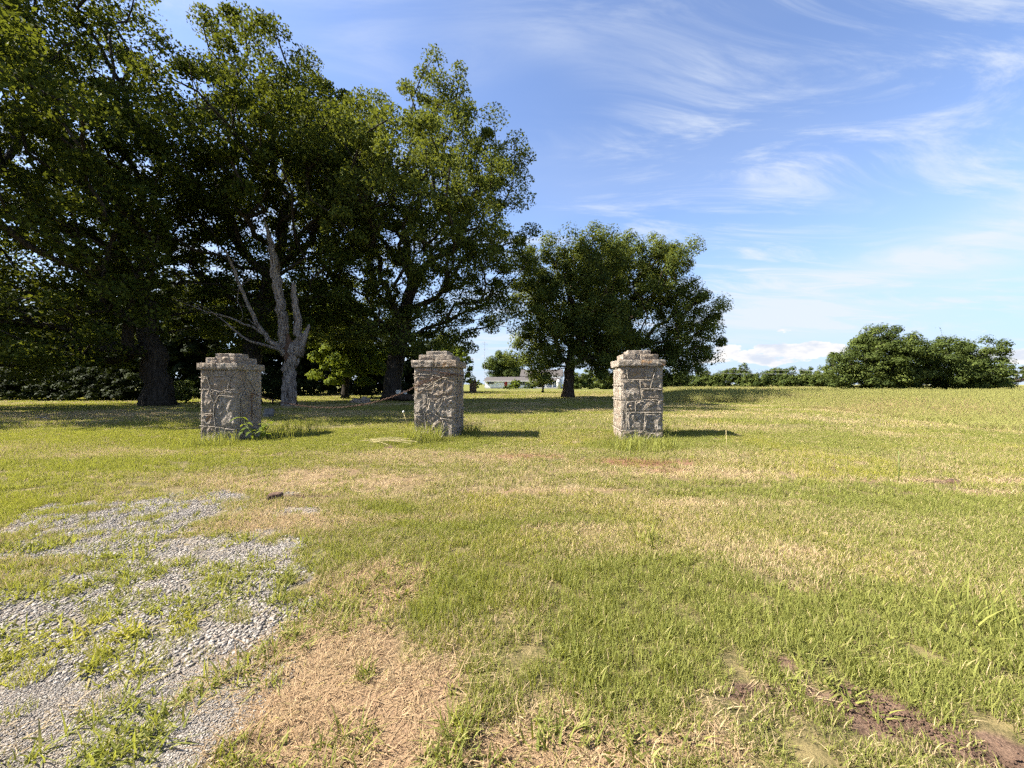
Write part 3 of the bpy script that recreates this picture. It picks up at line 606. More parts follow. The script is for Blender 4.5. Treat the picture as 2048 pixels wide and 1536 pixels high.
def leaf_quads(c, nrm, L, t, r, wr=.72):
    n = len(c); nrm = nrm/(np.linalg.norm(nrm, axis=1, keepdims=True)+1e-9); q = r.normal(size=(n, 3)); a = np.cross(nrm, q); a /= np.linalg.norm(a, axis=1, keepdims=True)+1e-9; b = np.cross(nrm, a)
    L = L[:, None]; bend = nrm*L*.18
    V = np.stack([c+a*L*.55-bend, c+b*L*wr*.5+a*L*.1, c-a*L*.45-bend*.6, c-b*L*wr*.5+a*L*.1], 1).reshape(-1, 3)
    return V, np.arange(4*n).reshape(n, 4), np.repeat(t, 4)
def tree(name, label, base, blob_list, trunk_pts, trunk_r, nclump, nleaf, leaf, seed, lm='leaf_maple', bark='bark', cat='tree', group=None, clump_r=1.1, flat=.62, skel=420, parts=True, flare=.55, skip=None, puff=(.42, .95)):
    r = np.random.default_rng(seed); bx, by = base; bz = float(height(np.array([bx]), np.array([by]))[0])
    o = tag(empty(name, (bx, by, bz)), label, cat, group)
    B = np.array(blob_list, float); vol = B[:,3]*B[:,4]*B[:,5]; vol = vol**.62/np.sum(vol**.62)
    def samp(n, e):
        k = r.choice(len(B), n, p=vol); d = r.normal(size=(n, 3)); d /= np.linalg.norm(d, axis=1, keepdims=True)
        rag = np.minimum(1.12, np.array([.94+.42*mnoise.noise(Vector((q[0]*1.9+seed*3.3, q[1]*1.9+kk*7.1, q[2]*1.9))) for q, kk in zip(d, k)]))[:, None]
        return B[k,:3]+d*B[k,3:6]*(r.uniform(size=(n, 1))**e)*rag
    # clump centres: mostly in the outer shell, pushed apart so that gaps stay open
    cand = samp(nclump*5, .42); cand = cand[cand[:,2] > .4]; cen = []
    if skip: cand = np.array([q for q in cand if not skip(q[0]+bx, q[1]+by, q[2])])
    keep = np.zeros((0, 3))
    for q in cand:
        if len(keep) >= nclump: break
        if len(keep) and np.min(np.sum(((keep-q)/clump_r)**2, 1)) < .85: continue
        keep = np.vstack([keep, q])
    if len(keep) > 60: keep = keep[[np.sum(np.linalg.norm(keep-q, axis=1) < clump_r*1.75) > 3 for q in keep]]      # no stray balls of leaves
    cen = keep; nclump = len(cen)
    inner = samp(skel, .8); inner = inner[inner[:,2] > trunk_pts[-1][2]*.45]
    tp = np.array(trunk_pts, float); d = np.r_[0, np.cumsum(np.linalg.norm(np.diff(tp, axis=0), axis=1))]; s = np.arange(0, d[-1]+.01, .5)
    tp = np.stack([np.interp(s, d, tp[:,k]) for k in range(3)], 1)
    P, par, plen = grow(np.concatenate([inner, cen]), tp)
    n = len(P); kids = [[] for _ in range(n)]
    for i in range(1, n): kids[par[i]].append(i)
    cnt = np.ones(n); order = np.argsort(-plen)
    for i in order:
        if par[i] >= 0: cnt[par[i]] += cnt[i]
    rad = np.maximum(.013, trunk_r*(cnt/cnt[0])**.46)
    P[len(tp):] += r.normal(size=(n-len(tp), 3))*.10
    tm, bmb = MB(), MB(); stack = [(0, None)]; lob = r.uniform(0, 6.28, 3)
    def lobes(a, p, i): return 1+flare*math.exp(-max(0, p[2])/(trunk_r*1.1))*(1+.35*np.sin(5*a+lob[0]))+.07*np.sin(3*a+lob[1])+.05*np.sin(7*a+lob[2]+p[2]*1.3)
    first = True
    while stack:
        i, pa = stack.pop(); ch = [] if pa is None else [pa]; ch.append(i)
        while kids[ch[-1]]:
            k = sorted(kids[ch[-1]], key=lambda q: -cnt[q])
            for q in k[1:]: stack.append((q, ch[-1]))
            ch.append(k[0])
        pts = P[ch]; rr = rad[ch].copy()
        if pa is not None: rr[0] = min(rr[0], rr[1]*1.15)
        rr[-1] *= .5
        if first:
            m_ = len(tp); big = pts[:m_].copy(); big[0, 2] -= .25
            big[1:-1] += r.normal(size=(len(big)-2, 3))*trunk_r*.09*np.array([1, 1, 0])
            tube(tm, big, rr[:m_], 18, True, lobes)
            if len(pts) > m_: tube(bmb, pts[m_-1:], rr[m_-1:], 7)
            first = False
        elif len(pts) > 1:
            # bend long straight limbs a little
            q = [pts[0]]; q2 = [rr[0]]
            for a in range(1, len(pts)):
                L = np.linalg.norm(pts[a]-pts[a-1]); ns = max(1, int(L/.7))
                for b in range(1, ns+1):
                    t = b/ns; q.append(pts[a-1]*(1-t)+pts[a]*t+(r.normal(size=3)*.035*L**.5 if b < ns else 0)); q2.append(rr[a-1]*(1-t)+rr[a]*t)
            tube(bmb, q, q2, 6 if rr[0] > .06 else 4, False)
    if parts:
        tm.build('trunk', M[bark], o, True)
        if bmb.n: bmb.build('branches', M[bark], o, True)
    # leaves
    k = r.choice(nclump, nleaf, p=(lambda q: q/q.sum())(r.uniform(.5, 1.4, nclump)))
    dd = r.normal(size=(nleaf, 3)); dd /= np.linalg.norm(dd, axis=1, keepdims=True); csz = clump_r*r.uniform(*puff, nclump)
    off = dd*(r.uniform(size=(nleaf, 1))**.42)*csz[k][:, None]*np.array([1, 1, flat])
    off[:, 2] -= .22*(off[:, 0]**2+off[:, 1]**2)/np.maximum(.3, csz[k])
    c = cen[k]+off
    # a share of the leaves follows the twigs
    m_ = int(nleaf*.07); tw = r.integers(len(tp), n, m_); f = r.uniform(size=(m_, 1)); c[:m_] = P[tw]*(1-f)+P[np.maximum(0, par[tw])]*f+r.normal(size=(m_, 3))*.22
    c[:, 2] = np.maximum(c[:, 2], r.uniform(.06, .4, len(c)))
    if skip: c = c[~np.array(skip(c[:,0]+bx, c[:,1]+by, c[:,2]+.8))]; nleaf = len(c); k = k[:nleaf]; dd = dd[:nleaf]
    nr = r.normal(size=(nleaf, 3))*.30+dd*.90+np.array([0, 0, .45])
    tcl = np.clip(r.normal(.45, .20, nclump), 0, 1); t = np.clip(tcl[k]+r.normal(0, .16, nleaf), 0, 1)
    V, Q, tt = leaf_quads(c, nr, leaf*r.uniform(.5, 1.4, nleaf), t, r)
    cr = link_obj('crown', mesh_np('crown', V, Q, {'t': tt}), M[lm], o); cr['kind'] = 'stuff'
    return o
def straight(h, dx=0, dy=0, n=5, seed=0):
    rr = random.Random(seed); return [(dx*i/n+rr.uniform(-.08, .08)*(i > 0), dy*i/n+rr.uniform(-.08, .08)*(i > 0), h*i/n) for i in range(n+1)]

def open_view(X, Y, Z): return (Y < 24.4) & (X > -.885*Y) & (X < -.5*Y) & (Z < 1.8+.45*Y)     # nothing grows in front of the dead tree
tree('maple_tree', 'huge leaning maple at the far left edge with low sweeping branches', (-21.6, 23.6),
     [(-5,-1,15,10.5,9,9),(-9,-2,22,8,8,7),(-3.4,-1,19,4.4,5,5),(-9,-4,4.6,7.5,5,3.2),(-4,-4,4.6,5,4,2.6),(-1,-1,11,6,7,6),(-14,-1,14,6,7,9),(-9,-5,10,7,5,4),(1,-9,12,6,4,4),(-8,-5,2.9,6.5,4,1.5),(-14,-4,3.2,5,4,2),(-6,-7,3.2,5,3,1.6),(-1.5,-5,3.0,3,2.5,1.5),(-11,-7,3.4,5,3,1.8),(-4,-2,3.4,4,3,1.8),(1.2,-4,5.2,3,2.5,2.6),(1,-4,10,4,3,4),(-3,-3,22.5,5,5,4.5),(-11,-3,22,5,5,5),(.8,-4.5,7,3.4,2.5,3.2),(-2.5,-10,9,5.5,3.5,3.5),(-7,-8.5,12,6,4,5)],  # last two lobes, mostly out of view, added to shade the left lawn
     straight(6.5, -.8, 0, 6, 1), .62, 690, 205000, .18, 1, 'leaf_maple', clump_r=1.5, skel=520, skip=open_view)
tree('maple_tree', 'tall dense maple behind the dead tree and left pillar', (-18.4, 27.0),
     [(2.4,0,13,6.4,7,8.5),(1.6,0,21.0,4.6,5,5.6),(-3.0,-1,8,5,5,5),(5.5,0,15,4.5,6,7),(-2.6,0,14,4.4,5,5),(1.2,0,6.5,6,5,3.2),(3,-7,15.2,6,4,2.6)],
     [(0,0,0),(0,0,2.4),(.5,0,5),(1.4,0,8),(2.2,0,11),(2.5,0,14)], .58, 420, 150000, .175, 2, 'leaf_maple', clump_r=1.45, skel=460, skip=open_view)
tree('maple_tree', 'tall forked maple standing behind the middle pillar', (-9.85, 31.5),
     [(2.2,-1,13.5,8.2,9,9),(4.4,0,21.6,4.6,5,5.8),(8.2,0,18,3.0,3.5,4.4),(8.2,0,9,4.2,5,4.2),(-3,0,18.0,4.4,5,6),(-2.3,0,21.5,3,3,3.8),(-4,0,8,4.6,5,4.5),(7,-2,13.5,4.2,5,4.5),(3,0,5.6,6,5,2.6),(3,-9,13.5,6.5,4,3.8),(-.5,-3,8.2,4.2,3,3.4)],
     [(0,0,0),(.1,0,1.6),(.35,0,3.2),(.75,0,5),(1.1,0,7.5),(1.8,0,10)], .64, 500, 165000, .175, 3, 'leaf_oak', clump_r=1.45, skel=520, skip=open_view)
tree('maple_tree', 'low bright green maple behind and right of the dead tree', (-16.0, 37.0),
     [(0,0,5.6,4.4,4.5,5),(1.8,-1,3.4,3.4,3.5,2.8),(-2,0,7.5,3,3,3)], straight(4.5, .3, 0, 4, 4), .3, 90, 30000, .22, 4, 'leaf_lime', clump_r=1.2, skel=120)
tree('oak_tree', 'round oak with a thick dark trunk between middle and right pillars', (5.55, 38.5),
     [(.6,0,9,6,6,6.2),(-2.6,-1,5.4,2.8,4,3.6),(1.8,0,13.6,4.8,5,3.0),(-2.8,0,12,3.4,4,3.8),(2.6,-1,5.6,4,4,3.6),(3.8,-1,4.0,2.6,3,2.2)],
     [(0,0,0),(.05,0,1.0),(.1,0,2.0),(.25,0,3.2),(.35,0,5.0)], .50, 260, 100000, .19, 5, 'leaf_oak', 'bark_oak', clump_r=1.3, skel=360, flat=.85, puff=(.5, 1.1))
tree('oak_tree', 'broad oak whose crown spreads right behind the right pillar', (13.6, 43.5),
     [(.3,0,11.2,6.4,6,6.9),(6.6,0,9.4,4.0,4.5,4.0),(7.6,0,5.2,2.4,3,2.2),(3.2,0,15.4,3.8,4,2.9),(4,0,4.8,4.5,4.5,3.4),(-2.5,0,5,3.5,4,3.4),(4.5,-1,3.6,2.6,3,1.6),(-1.5,0,15.2,4,4,2.6),(3.8,0,12.2,3.8,4,3.6)],
     [(0,0,0),(.1,0,2.0),(-.1,0,4.5),(-.4,0,7.0),(-.6,0,9)], .52, 280, 104000, .20, 6, 'leaf_oak', 'bark_oak', clump_r=1.35, skel=360, flat=.85, puff=(.5, 1.1))
# the lone pair out in the field
tree('field_tree', 'taller upright tree of the pair out in the unmown field', (47.3, 50.4), [(0,0,5.6,5.6,5,4.6),(1.2,0,8.3,4.2,4,2.6),(-5,0,3.8,3.0,3,3.6),(3.5,0,3.0,4,4,3),(-1,-1,2.4,5,3,2.2)], straight(3, 0, 0, 4, 7), .32, 170, 46000, .27, 7, 'leaf_far', clump_r=1.35, flat=.7, skel=150, puff=(.6, 1.15)).scale = (.81,)*3
tree('field_tree', 'wider dome shaped tree of the pair out in the unmown field', (56.8, 51.2), [(-2,0,5.4,6.4,6,4.9),(3.5,0,5.0,5.4,5,4.6),(7,0,3.0,3.2,4,2.8),(-5,0,3.8,4,4,3.4),(2,-2,2.2,6.4,3,2.2)], straight(2.4, 0, 0, 4, 8), .32, 200, 52000, .27, 8, 'leaf_far', clump_r=1.4, flat=.65, skel=150, puff=(.6, 1.15)).scale = (.81,)*3
tree('field_tree', 'pale low trees edge cut by the right side of the picture', (112, 88), [(0,0,3.0,7,5,2.8),(8,0,3.6,7,5,3.2)], straight(2, 0, 0, 4, 9), .3, 90, 14000, .36, 9, 'leaf_far', clump_r=1.2, flat=.5, skel=60)
# the distant tree line
rt = random.Random(5); ORD = 'leftmost second third fourth fifth sixth seventh eighth ninth tenth eleventh twelfth thirteenth fourteenth fifteenth sixteenth rightmost'.split()
for i in range(17):
    px = 1318+i*22.5+rt.uniform(-5, 5); top = [744,752,738,748,742,746,737,744,748,740,750,736,743,740,746,738,742][i]
    Y = 116+rt.uniform(-8, 8); h = (768-top)/F*Y*1.15+EYE+rt.choice((-1.2, -.6, 0, .4, 1.2, 2.0)); X = (px-1024)/F*Y; wd = rt.uniform(2.2, 3.4)
    tree('distant_tree', ORD[i]+' tree from the left in the distant tree line beyond the field', (X, Y), [(0,0,h*.62,wd,3,h*.38),(rt.uniform(-1,1),0,h*.35,wd*1.15,3,h*.33)], straight(h*.45, 0, 0, 3, i),      .2, 46, 4400, .38, 40+i, 'leaf_far', group='trees of the distant tree line', clump_r=.95, flat=.85, skel=24, puff=(.6, 1.2))
for i, (px, top) in enumerate(((1152, 748), (1180, 742), (1206, 750), (1232, 744), (1258, 738), (1284, 746), (1306, 742))):
    Y = 104+rt.uniform(-5, 5); h = (768-top)/F*Y*1.2+EYE; X = (px-1024)/F*Y; wd = rt.uniform(2.4, 3.2)
    tree('hedgerow_tree', ('leftmost second third fourth fifth sixth rightmost'.split())[i]+' hedgerow tree seen low under the two oak crowns', (X, Y), [(0,0,h*.6,wd,3,h*.38),(rt.uniform(-1,1),0,h*.3,wd*1.2,3,h*.30)], straight(h*.45, 0, 0, 3, i), .2, 44, 3600, .40, 240+i, 'leaf_far', group='hedgerow trees under the oak crowns', clump_r=.95, flat=.85, skel=24, puff=(.6, 1.2))
# the wood behind the big maples; first two added unseen to block sun
for i, (px, Y, h, wd, lb) in enumerate(((-330,38,15,8,'added shade-casting woodland tree furthest out beyond the left edge'),(-200,46,15,8,'added shade-casting woodland tree just out beyond the left edge'),(-60,44,15,8,'dark woodland tree at the far left edge behind the leaning maple'),(90,46,14,7,'dark woodland tree behind the low sweeping maple branches'),(215,44,15,6.5,'dark woodland tree just left of the leaning maple trunk'),(330,48,16,7,'dark woodland tree right behind the leaning maple trunk'),
     (440,46,15,6.5,'dark woodland tree showing just left of the left pillar'),(560,50,15,6.5,'dark woodland tree straight behind the dead tree'),(665,56,13,6,'dark woodland tree above the two round bushes'),(770,58,12,6,'dark woodland tree behind the forked maple trunk'),(872,64,10,4.5,'dark woodland tree right behind the middle pillar'))):
    X = (px-1024)/F*Y
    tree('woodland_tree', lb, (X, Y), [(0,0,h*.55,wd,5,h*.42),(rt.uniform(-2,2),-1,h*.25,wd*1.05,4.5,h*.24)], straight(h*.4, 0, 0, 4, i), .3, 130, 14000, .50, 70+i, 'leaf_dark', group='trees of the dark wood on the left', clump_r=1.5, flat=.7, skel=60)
tree('small_tree', 'light open tree above the middle pillar cap, left of the house', (-8.2, 56), [(0,0,5.0,2.4,2.5,2.2),(-1.5,0,3.2,1.8,2,1.8),(1.6,0,3,1.3,1.5,1.4)], straight(2.5, 0, 0, 4, 2), .14, 60, 9000, .22, 90, 'leaf_lime', clump_r=.8, skel=40)
tree('cedar_tree', 'dark rounded evergreen rising behind the white house', (-3.2, 142), [(0,0,7.5,6.5,5,6),(3,0,5,6,5,4.5)], straight(5, 0, 0, 4, 3), .4, 110, 15000, .60, 91, 'leaf_far', clump_r=2.0, skel=50, flat=.9, puff=(.6, 1.2))
tree('young_tree', 'small young tree on the lawn in front of the house', (4.85, 61), [(-.1,0,2.1,1.9,1.6,1.1),(-1.0,0,1.6,1.0,1,.8)], [(0,0,0),(.05,0,.5),(.1,0,1.0)], .14, 50, 6000, .15, 92, 'leaf_oak', 'bark_oak', clump_r=.55, skel=36, flare=.8)
def shrub(label, base, blob_list, nclump, nleaf, leaf, seed, lm, cr, name='shrub', group=None):
    return tree(name, label, base, blob_list, [(0,0,0),(0,0,.25),(.02,0,.5)], .05, nclump, nleaf, leaf, seed, lm, cat='shrub', group=group, clump_r=cr, skel=14, flare=.2)
gx, gy = G(716, 797); shrub('left one of two dark round clipped bushes under the maples', (gx, gy+.6), [(0,0,.55,.95,.9,.62)], 40, 5200, .10, 93, 'leaf_dark', .32, 'round_bush', 'clipped round bushes')
gx, gy = G(741, 797); shrub('right one of two dark round clipped bushes under the maples', (gx, gy+.2), [(0,0,.6,.80,.8,.66)], 40, 5200, .10, 94, 'leaf_dark', .32, 'round_bush', 'clipped round bushes')
shrub('feathery pale green bush in front of the red door wing of the house', (.9, 88), [(0,0,1.1,1.5,1.2,1.2),(0,0,2.1,.6,.6,.7)], 24, 2600, .22, 95, 'leaf_lime', .5)
shrub('low spreading bush below the house windows', (-.6, 92), [(0,0,.5,2.2,1,.5)], 20, 1800, .22, 96, 'leaf_far', .5)
shrub('round green bush at the left end of the house', (-10.3, 112), [(0,0,1.2,1.6,1.4,1.3)], 22, 2200, .28, 97, 'leaf_lime', .6)
shrub('bush beside the porch posts of the house', (4.6, 100), [(0,0,.8,1.8,1.2,.9)], 20, 1800, .24, 98, 'leaf_far', .5)
for i, (px, Y, wd, h, lb) in enumerate(((-40,31,3.4,1.8,'dark thicket at the left edge under the sweeping branches'),(60,30,3.0,1.7,'dark thicket near the left edge by the fallen twigs'),(150,30,2.6,1.5,'dark thicket left of the leaning maple trunk'),(235,29,2.2,1.5,'dark thicket touching the leaning maple trunk'),
     (372,27,1.3,1.5,'pale leafed bush just left of the left pillar'),(545,25.5,1.1,2.6,'dark upright bush between left pillar and dead tree'),(640,44,3.0,1.8,'dark thicket left of the two round bushes'),(815,38,1.6,1.3,'dark low growth just left of the middle pillar'),(460,40,3,2,'dark thicket hidden low behind the left pillar'))):
    X = (px-1024)/F*Y
    big = i in (0, 1, 2, 3, 6, 8)                      # the thickets close the wood's foot down to the grass
    if big: h *= 1.75; wd *= 1.45; Y += 2.5; X = (px-1024)/F*Y
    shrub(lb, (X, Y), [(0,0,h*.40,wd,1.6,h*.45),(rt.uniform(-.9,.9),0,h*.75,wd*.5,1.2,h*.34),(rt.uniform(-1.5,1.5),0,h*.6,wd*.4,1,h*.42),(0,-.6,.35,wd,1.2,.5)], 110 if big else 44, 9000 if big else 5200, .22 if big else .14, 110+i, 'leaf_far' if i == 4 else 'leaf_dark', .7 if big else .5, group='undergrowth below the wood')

# ------------------------------------------------------------------ the dead tree
def dead_tree():
    Y0 = 23.2; X0 = (579-1024)/F*Y0; z0 = float(height(np.array([X0]), np.array([Y0]))[0])
    o = tag(empty('dead_tree', (X0, Y0, z0)), 'bare grey dead tree with split hollow trunk right of the left pillar', 'tree')
    W = lambda px, py, dy=0.: ((px-1024)/F*(Y0+dy)-X0, dy, (768-py)/F*(Y0+dy)+EYE-z0)
    def fis(seed, amp=.22):
        def f(a, p, i):
            return np.array([1+amp*mnoise.fractal(Vector((math.cos(q)*2.6+seed, math.sin(q)*2.6, p[2]*.28)), .8, 2., 4)*1.3 for q in a])
        return f
    def limb(name, pts, rad, sides=14, seed=0, amp=.2, mat='dead_wood', sub=.28):
        P = np.array(pts, float); d = np.r_[0, np.cumsum(np.linalg.norm(np.diff(P, axis=0), axis=1))]; s = np.r_[np.arange(0, d[-1], sub), d[-1]]
        Q = np.stack([np.interp(s, d, P[:,k]) for k in range(3)], 1); rr = np.interp(s, d, rad); r = np.random.default_rng(seed)
        Q[1:-1] += r.normal(size=(len(Q)-2, 3))*np.minimum(.05, rr[1:-1, None]*.22)
        mb = MB(); tube(mb, Q, rr, sides, True, fis(seed, amp)); return mb.build(name, M[mat], o, True)
    tr = limb('trunk', [(0,0,-.3),W(580,800),W(581,760),W(583,720),W(586,690)], [.46,.38,.33,.35,.27], 30, 1, .30)
    limb('main_stem', [W(573,712),W(569,680),W(566,640),W(558,590),W(551,545),W(546,505),W(541,482),W(534,455),W(527,433)], [.27,.27,.25,.24,.22,.18,.13,.08,.012], 22, 2, .28)
    limb('broken_stem', [W(596,712),W(597,680),W(594,640),W(590,600),W(587,566)], [.24,.22,.19,.17,.11], 18, 3, .34)
    limb('broken_stub', [W(600,705),W(606,685),W(613,664),W(618,650)], [.22,.18,.13,.06], 14, 4, .4)
    limb('rotten_hollow_shade', [W(576,725,-.16),W(578,695,-.22),W(577,668,-.20)], [.16,.20,.06], 12, 5, .4, 'soil')  # solid tube; rotten brown also stands for the shade in the gap
    limb('branch', [W(572,705),W(558,695),W(542,684),W(528,668),W(515,648),W(500,618),W(486,588),W(474,556),W(463,528),W(452,501)], [.22,.18,.15,.13,.115,.105,.098,.09,.085,.06], 10, 6, .15)
    limb('branch', [W(562,700),W(545,694),W(525,689),W(505,684),W(488,675),W(470,661),W(452,645),W(437,634)], [.11,.10,.085,.075,.07,.06,.05,.035], 8, 7, .12)
    limb('branch', [W(527,668),W(513,657),W(500,652),W(485,648),W(465,637),W(445,632),W(430,628),W(405,621),W(380,611),W(345,596)], [.09,.075,.068,.064,.062,.058,.052,.042,.03,.015], 8, 8, .12)
    for i, (p, r0) in enumerate((([W(430,628),W(412,616),W(400,611),W(391,608)], .035), ([W(437,634),W(425,627),W(400,626)], .03), ([W(484,572),W(487,560),W(486,546)], .04), ([W(484,572),W(497,560),W(516,550)], .035), ([W(495,562),W(498,553),W(505,548)], .02), ([W(515,655),W(503,643),W(492,637)], .035), ([W(472,655),W(455,652),W(440,650)], .03), ([W(478,575),W(474,600),W(484,620),W(486,632),W(480,645)], .03), ([W(405,621),W(395,611),W(384,603)], .022), ([W(380,611),W(366,612),W(352,617)], .018), ([W(463,528),W(470,515),W(472,500)], .025), ([W(500,618),W(491,612),W(478,612)], .022), ([W(437,634),W(428,640),W(415,640)], .018), ([W(541,482),W(549,472),W(551,464)], .03))):
        limb('twig', p, .9*np.linspace(r0, .012, len(p)), 5, 20+i, .05, sub=.2)
dead_tree()

# ------------------------------------------------------------------ the white house far behind
def house():
    o = tag(empty('white_house', (-8.45, 121, 0), R(-10)), 'white farmhouse with grey roof and red door far behind the pillars', 'house')
    def box(name, x0, x1, y0, y1, z0, z1, mat, par=o): return MB().box(x0, x1, y0, y1, z0, z1).build(name, M[mat], par)
    def gable(name, x0, x1, y0, y1, ze, zr, mat, th=.14, par=o):
        ym = (y0+y1)/2; mb = MB()
        V = [(x0,y0,ze),(x1,y0,ze),(x1,ym,zr),(x0,ym,zr),(x1,y1,ze),(x0,y1,ze)]; V += [(x, y, z-th) for x, y, z in V]
        return mb.add(V, [(0,1,2,3),(3,2,4,5),(9,8,7,6),(11,10,8,9),(0,6,7,1),(5,4,10,11),(0,3,9,6),(3,5,11,9),(1,7,8,2),(2,8,10,4)]).build(name, M[mat], par)
    def gwall(name, x0, x1, y0, y1, ze, zr):
        ym = (y0+y1)/2; mb = MB().box(x0, x1, y0, y1, .3, ze)
        for x in (x0, x1-.12): mb.add([(x,y0,ze),(x,y1,ze),(x,ym,zr),(x+.12,y0,ze),(x+.12,y1,ze),(x+.12,ym,zr)], [(0,1,2),(3,5,4),(0,3,4,1),(1,4,5,2),(2,5,3,0)])
        return mb.build(name, M['siding'], o)
    box('foundation', -.03, 16.43, -.03, 7.03, -.2, .3, 'found'); gwall('wall', 0, 16.4, 0, 7, 2.35, 3.35)
    rf = gable('roof', -.45, 16.5, -.6, 7.6, 2.34, 3.62, 'roof'); MB().box(-.46, 16.5, -.66, -.605, 2.14, 2.33).build('fascia', M['trim'], rf)
    d = box('door', 6.15, 7.1, -.06, -.002, .3, 2.25, 'door_red'); MB().box(6.95, 7.0, -.10, -.062, 1.2, 1.3).build('door_handle', M['shutter'], d); box('door_step', 5.9, 7.35, -.9, -.04, -.05, .27, 'found')
    for x0, x1, z0, z1 in ((1.35, 2.3, 1.3, 2.2), (8.6, 9.9, .95, 2.25), (11.2, 12.5, .95, 2.25)):
        wn = box('window', x0, x1, -.05, -.002, z0, z1, 'trim'); mm = (x0+x1)/2
        for a, b in ((x0+.07, mm-.03), (mm+.03, x1-.07)): MB().box(a, b, -.06, -.051, z0+.08, z1-.08).build('pane', M['glass'], wn)
        for a in (x0-.42, x1+.04): MB().box(a, a+.38, -.045, -.002, z0-.03, z1+.03).build('shutter', M['shutter'], wn)
    # the taller block with its porch
    box('foundation', 10.3, 23.6, 7.0, 13.0, -.2, .3, 'found'); gwall('upper_wall', 10.3, 23.6, 7.05, 13, 4.0, 6.0); gable('upper_roof', 10.0, 23.9, 6.5, 13.5, 3.9, 6.15, 'roof')
    pr = gable('porch_roof', 16.6, 23.4, -1.4, 5.6, 2.5, 3.3, 'roof', .12); box('porch_wall', 16.42, 23.2, 1.5, 7.0, .3, 2.6, 'siding'); box('porch_floor', 16.5, 23.3, -1.2, 1.5, 0, .3, 'found')
    for x in (12.6, 16.7, 18.9, 21.1, 23.0): box('porch_post', x, x+.2, -1.2, -1.0, .3, 2.5, 'trim') if x > 13 else None
    for x0 in (18.0, 20.4):
        wn = box('window', x0, x0+1.1, 1.45, 1.498, 1.0, 2.2, 'trim'); MB().box(x0+.08, x0+1.02, 1.44, 1.449, 1.08, 2.12).build('pane', M['glass'], wn)
    dl = box('door', 16.95, 17.75, 1.44, 1.498, .3, 2.3, 'shutter')
house()
mb = MB(); tube(mb, [(0,0,0),(0,0,2.0),(0,0,2.3)], [.62,.62,.58], 16); tube(mb, [(0,0,2.3),(0,0,2.55),(0,0,2.68)], [.58,.40,.06], 16)
t_ = mb.build('white_tank', M['trim'], None, True); t_.location = (13.6, 112, 0); tag(t_, 'upright white round topped tank at the right end of the house', 'tank')
mb = MB(); tube(mb, [(0,0,0),(0,0,15.2)], [.06,.04], 6); ms = mb.build('mast', M['wire'], None); ms.name = 'antenna_mast'; ms.location = (-9.0, 126, 0); tag(ms, 'thin antenna mast above the left end of the house', 'antenna')
mb = MB()
for z, L in ((14.2, 1.3), (14.8, .9), (12.8, 1.0)): mb = MB(); tube(mb, [(-L,0,z),(L,0,z)], .03, 5); mb.build('crossbar', M['wire'], ms)
# wires over the field
for i, (x, y, lb) in enumerate(((20.5, 60, 'field wire post hidden behind the broad oak'), (99, 60, 'field wire post beyond the right side of the picture'))):
    mb = MB(); tube(mb, [(0,0,-.2),(0,0,3.9)], [.10,.08], 8); p_ = mb.build('wire_post', M['pole']); p_.location = (x, y, 0); tag(p_, lb, 'post', 'posts of the field wire')
for z, lb in ((3.75, 'upper of two thin wires above the field'), (3.2, 'lower of two thin wires above the field')):
    mb = MB(); tube(mb, [(20.5+78.5*t, 59.88, z-.35*4*t*(1-t)) for t in np.linspace(0, 1, 24)], .014, 4); tag(mb.build('overhead_wire', M['wire']), lb, 'wire', 'wires over the field')

# ------------------------------------------------------------------ stones, logs and plants about the lawn
def gz(x, y): return float(height(np.array([x]), np.array([y]))[0])
def rock(name, label, px, py, w_, d_, h_, mat, seed, cat='rock', group=None, lift=0.):
    x, y = G(px, py); me = rough_block(-w_/2, w_/2, -d_/2, d_/2, -.06, h_, seed, min(w_, h_)*.24, 5, .85); o = link_obj(name, me, M[mat]); o.location = (x, y+d_/2, gz(x, y)+lift); o.rotation_euler = (0, 0, seed*.7)
    me.shade_smooth(); return tag(o, label, cat, group)
rock('boulder', 'grey boulder in the grass just right of the left pillar', 533, 836, .42, .34, .34, 'grey_rock', 3)
# the ruined pile of slabs
x, y = G(722, 806); rp = tag(empty('stone_ruin', (x, y, gz(x, y)), .1), 'low pile of flat stones in front of the two round bushes', 'stone pile')
for i, (x0, x1, z0, z1) in enumerate(((-.68,-.2,-.1,.22),(-.22,.25,-.1,.24),(.22,.62,-.1,.20),(-.55,-.05,.2,.30),(.02,.55,.2,.33),(.08,.34,.32,.46))):
    link_obj('stone', rough_block(x0, x1, -.28+.03*i, .3, z0, z1, i+2, .035, 3), M['stone'], rp)
x, y = G(818, 800); lg = MB(); tube(lg, [(-.9,0,.30),(-.3,.05,.34),(.3,0,.33),(.9,.1,.28)], [.26,.30,.29,.24], 12, True, lambda a, p, i: 1+.12*np.sin(5*a+i)+.08*np.sin(9*a-i))
lo = lg.build('fallen_log', M['bark_oak'], None, True); lo.location = (x, y-2, gz(x, y)-.02); tag(lo, 'brown fallen log half hidden left of the middle pillar', 'log')
for dx, s, lb in ((-.30, .34, 'larger pale rock on the fallen log left of the middle pillar'), (.22, .26, 'smaller pale rock on the fallen log beside the middle pillar')):
    me = rough_block(-s/2, s/2, -s/2, s/2, 0, s*.9, dx*9+4, .05, 4); me.shade_smooth(); q = link_obj('pale_rock', me, M['pale_rock']); q.location = (x+dx, y-2, gz(x, y)+.58); tag(q, lb, 'rock', 'pale rocks on the fallen log')
def tuft(label, px, py, n, rad, h0, h1, wd, lean, seed, mat='grass', name='grass_tuft', group='tufts of long grass', dz=0.):
    x, y = G(px, py); o = link_obj(name, blades_mesh(name, n, rad, h0, h1, wd, lean, 4, seed), M[mat]); o.location = (x, y, gz(x, y)+dz); return tag(o, label, 'grass tuft', group)
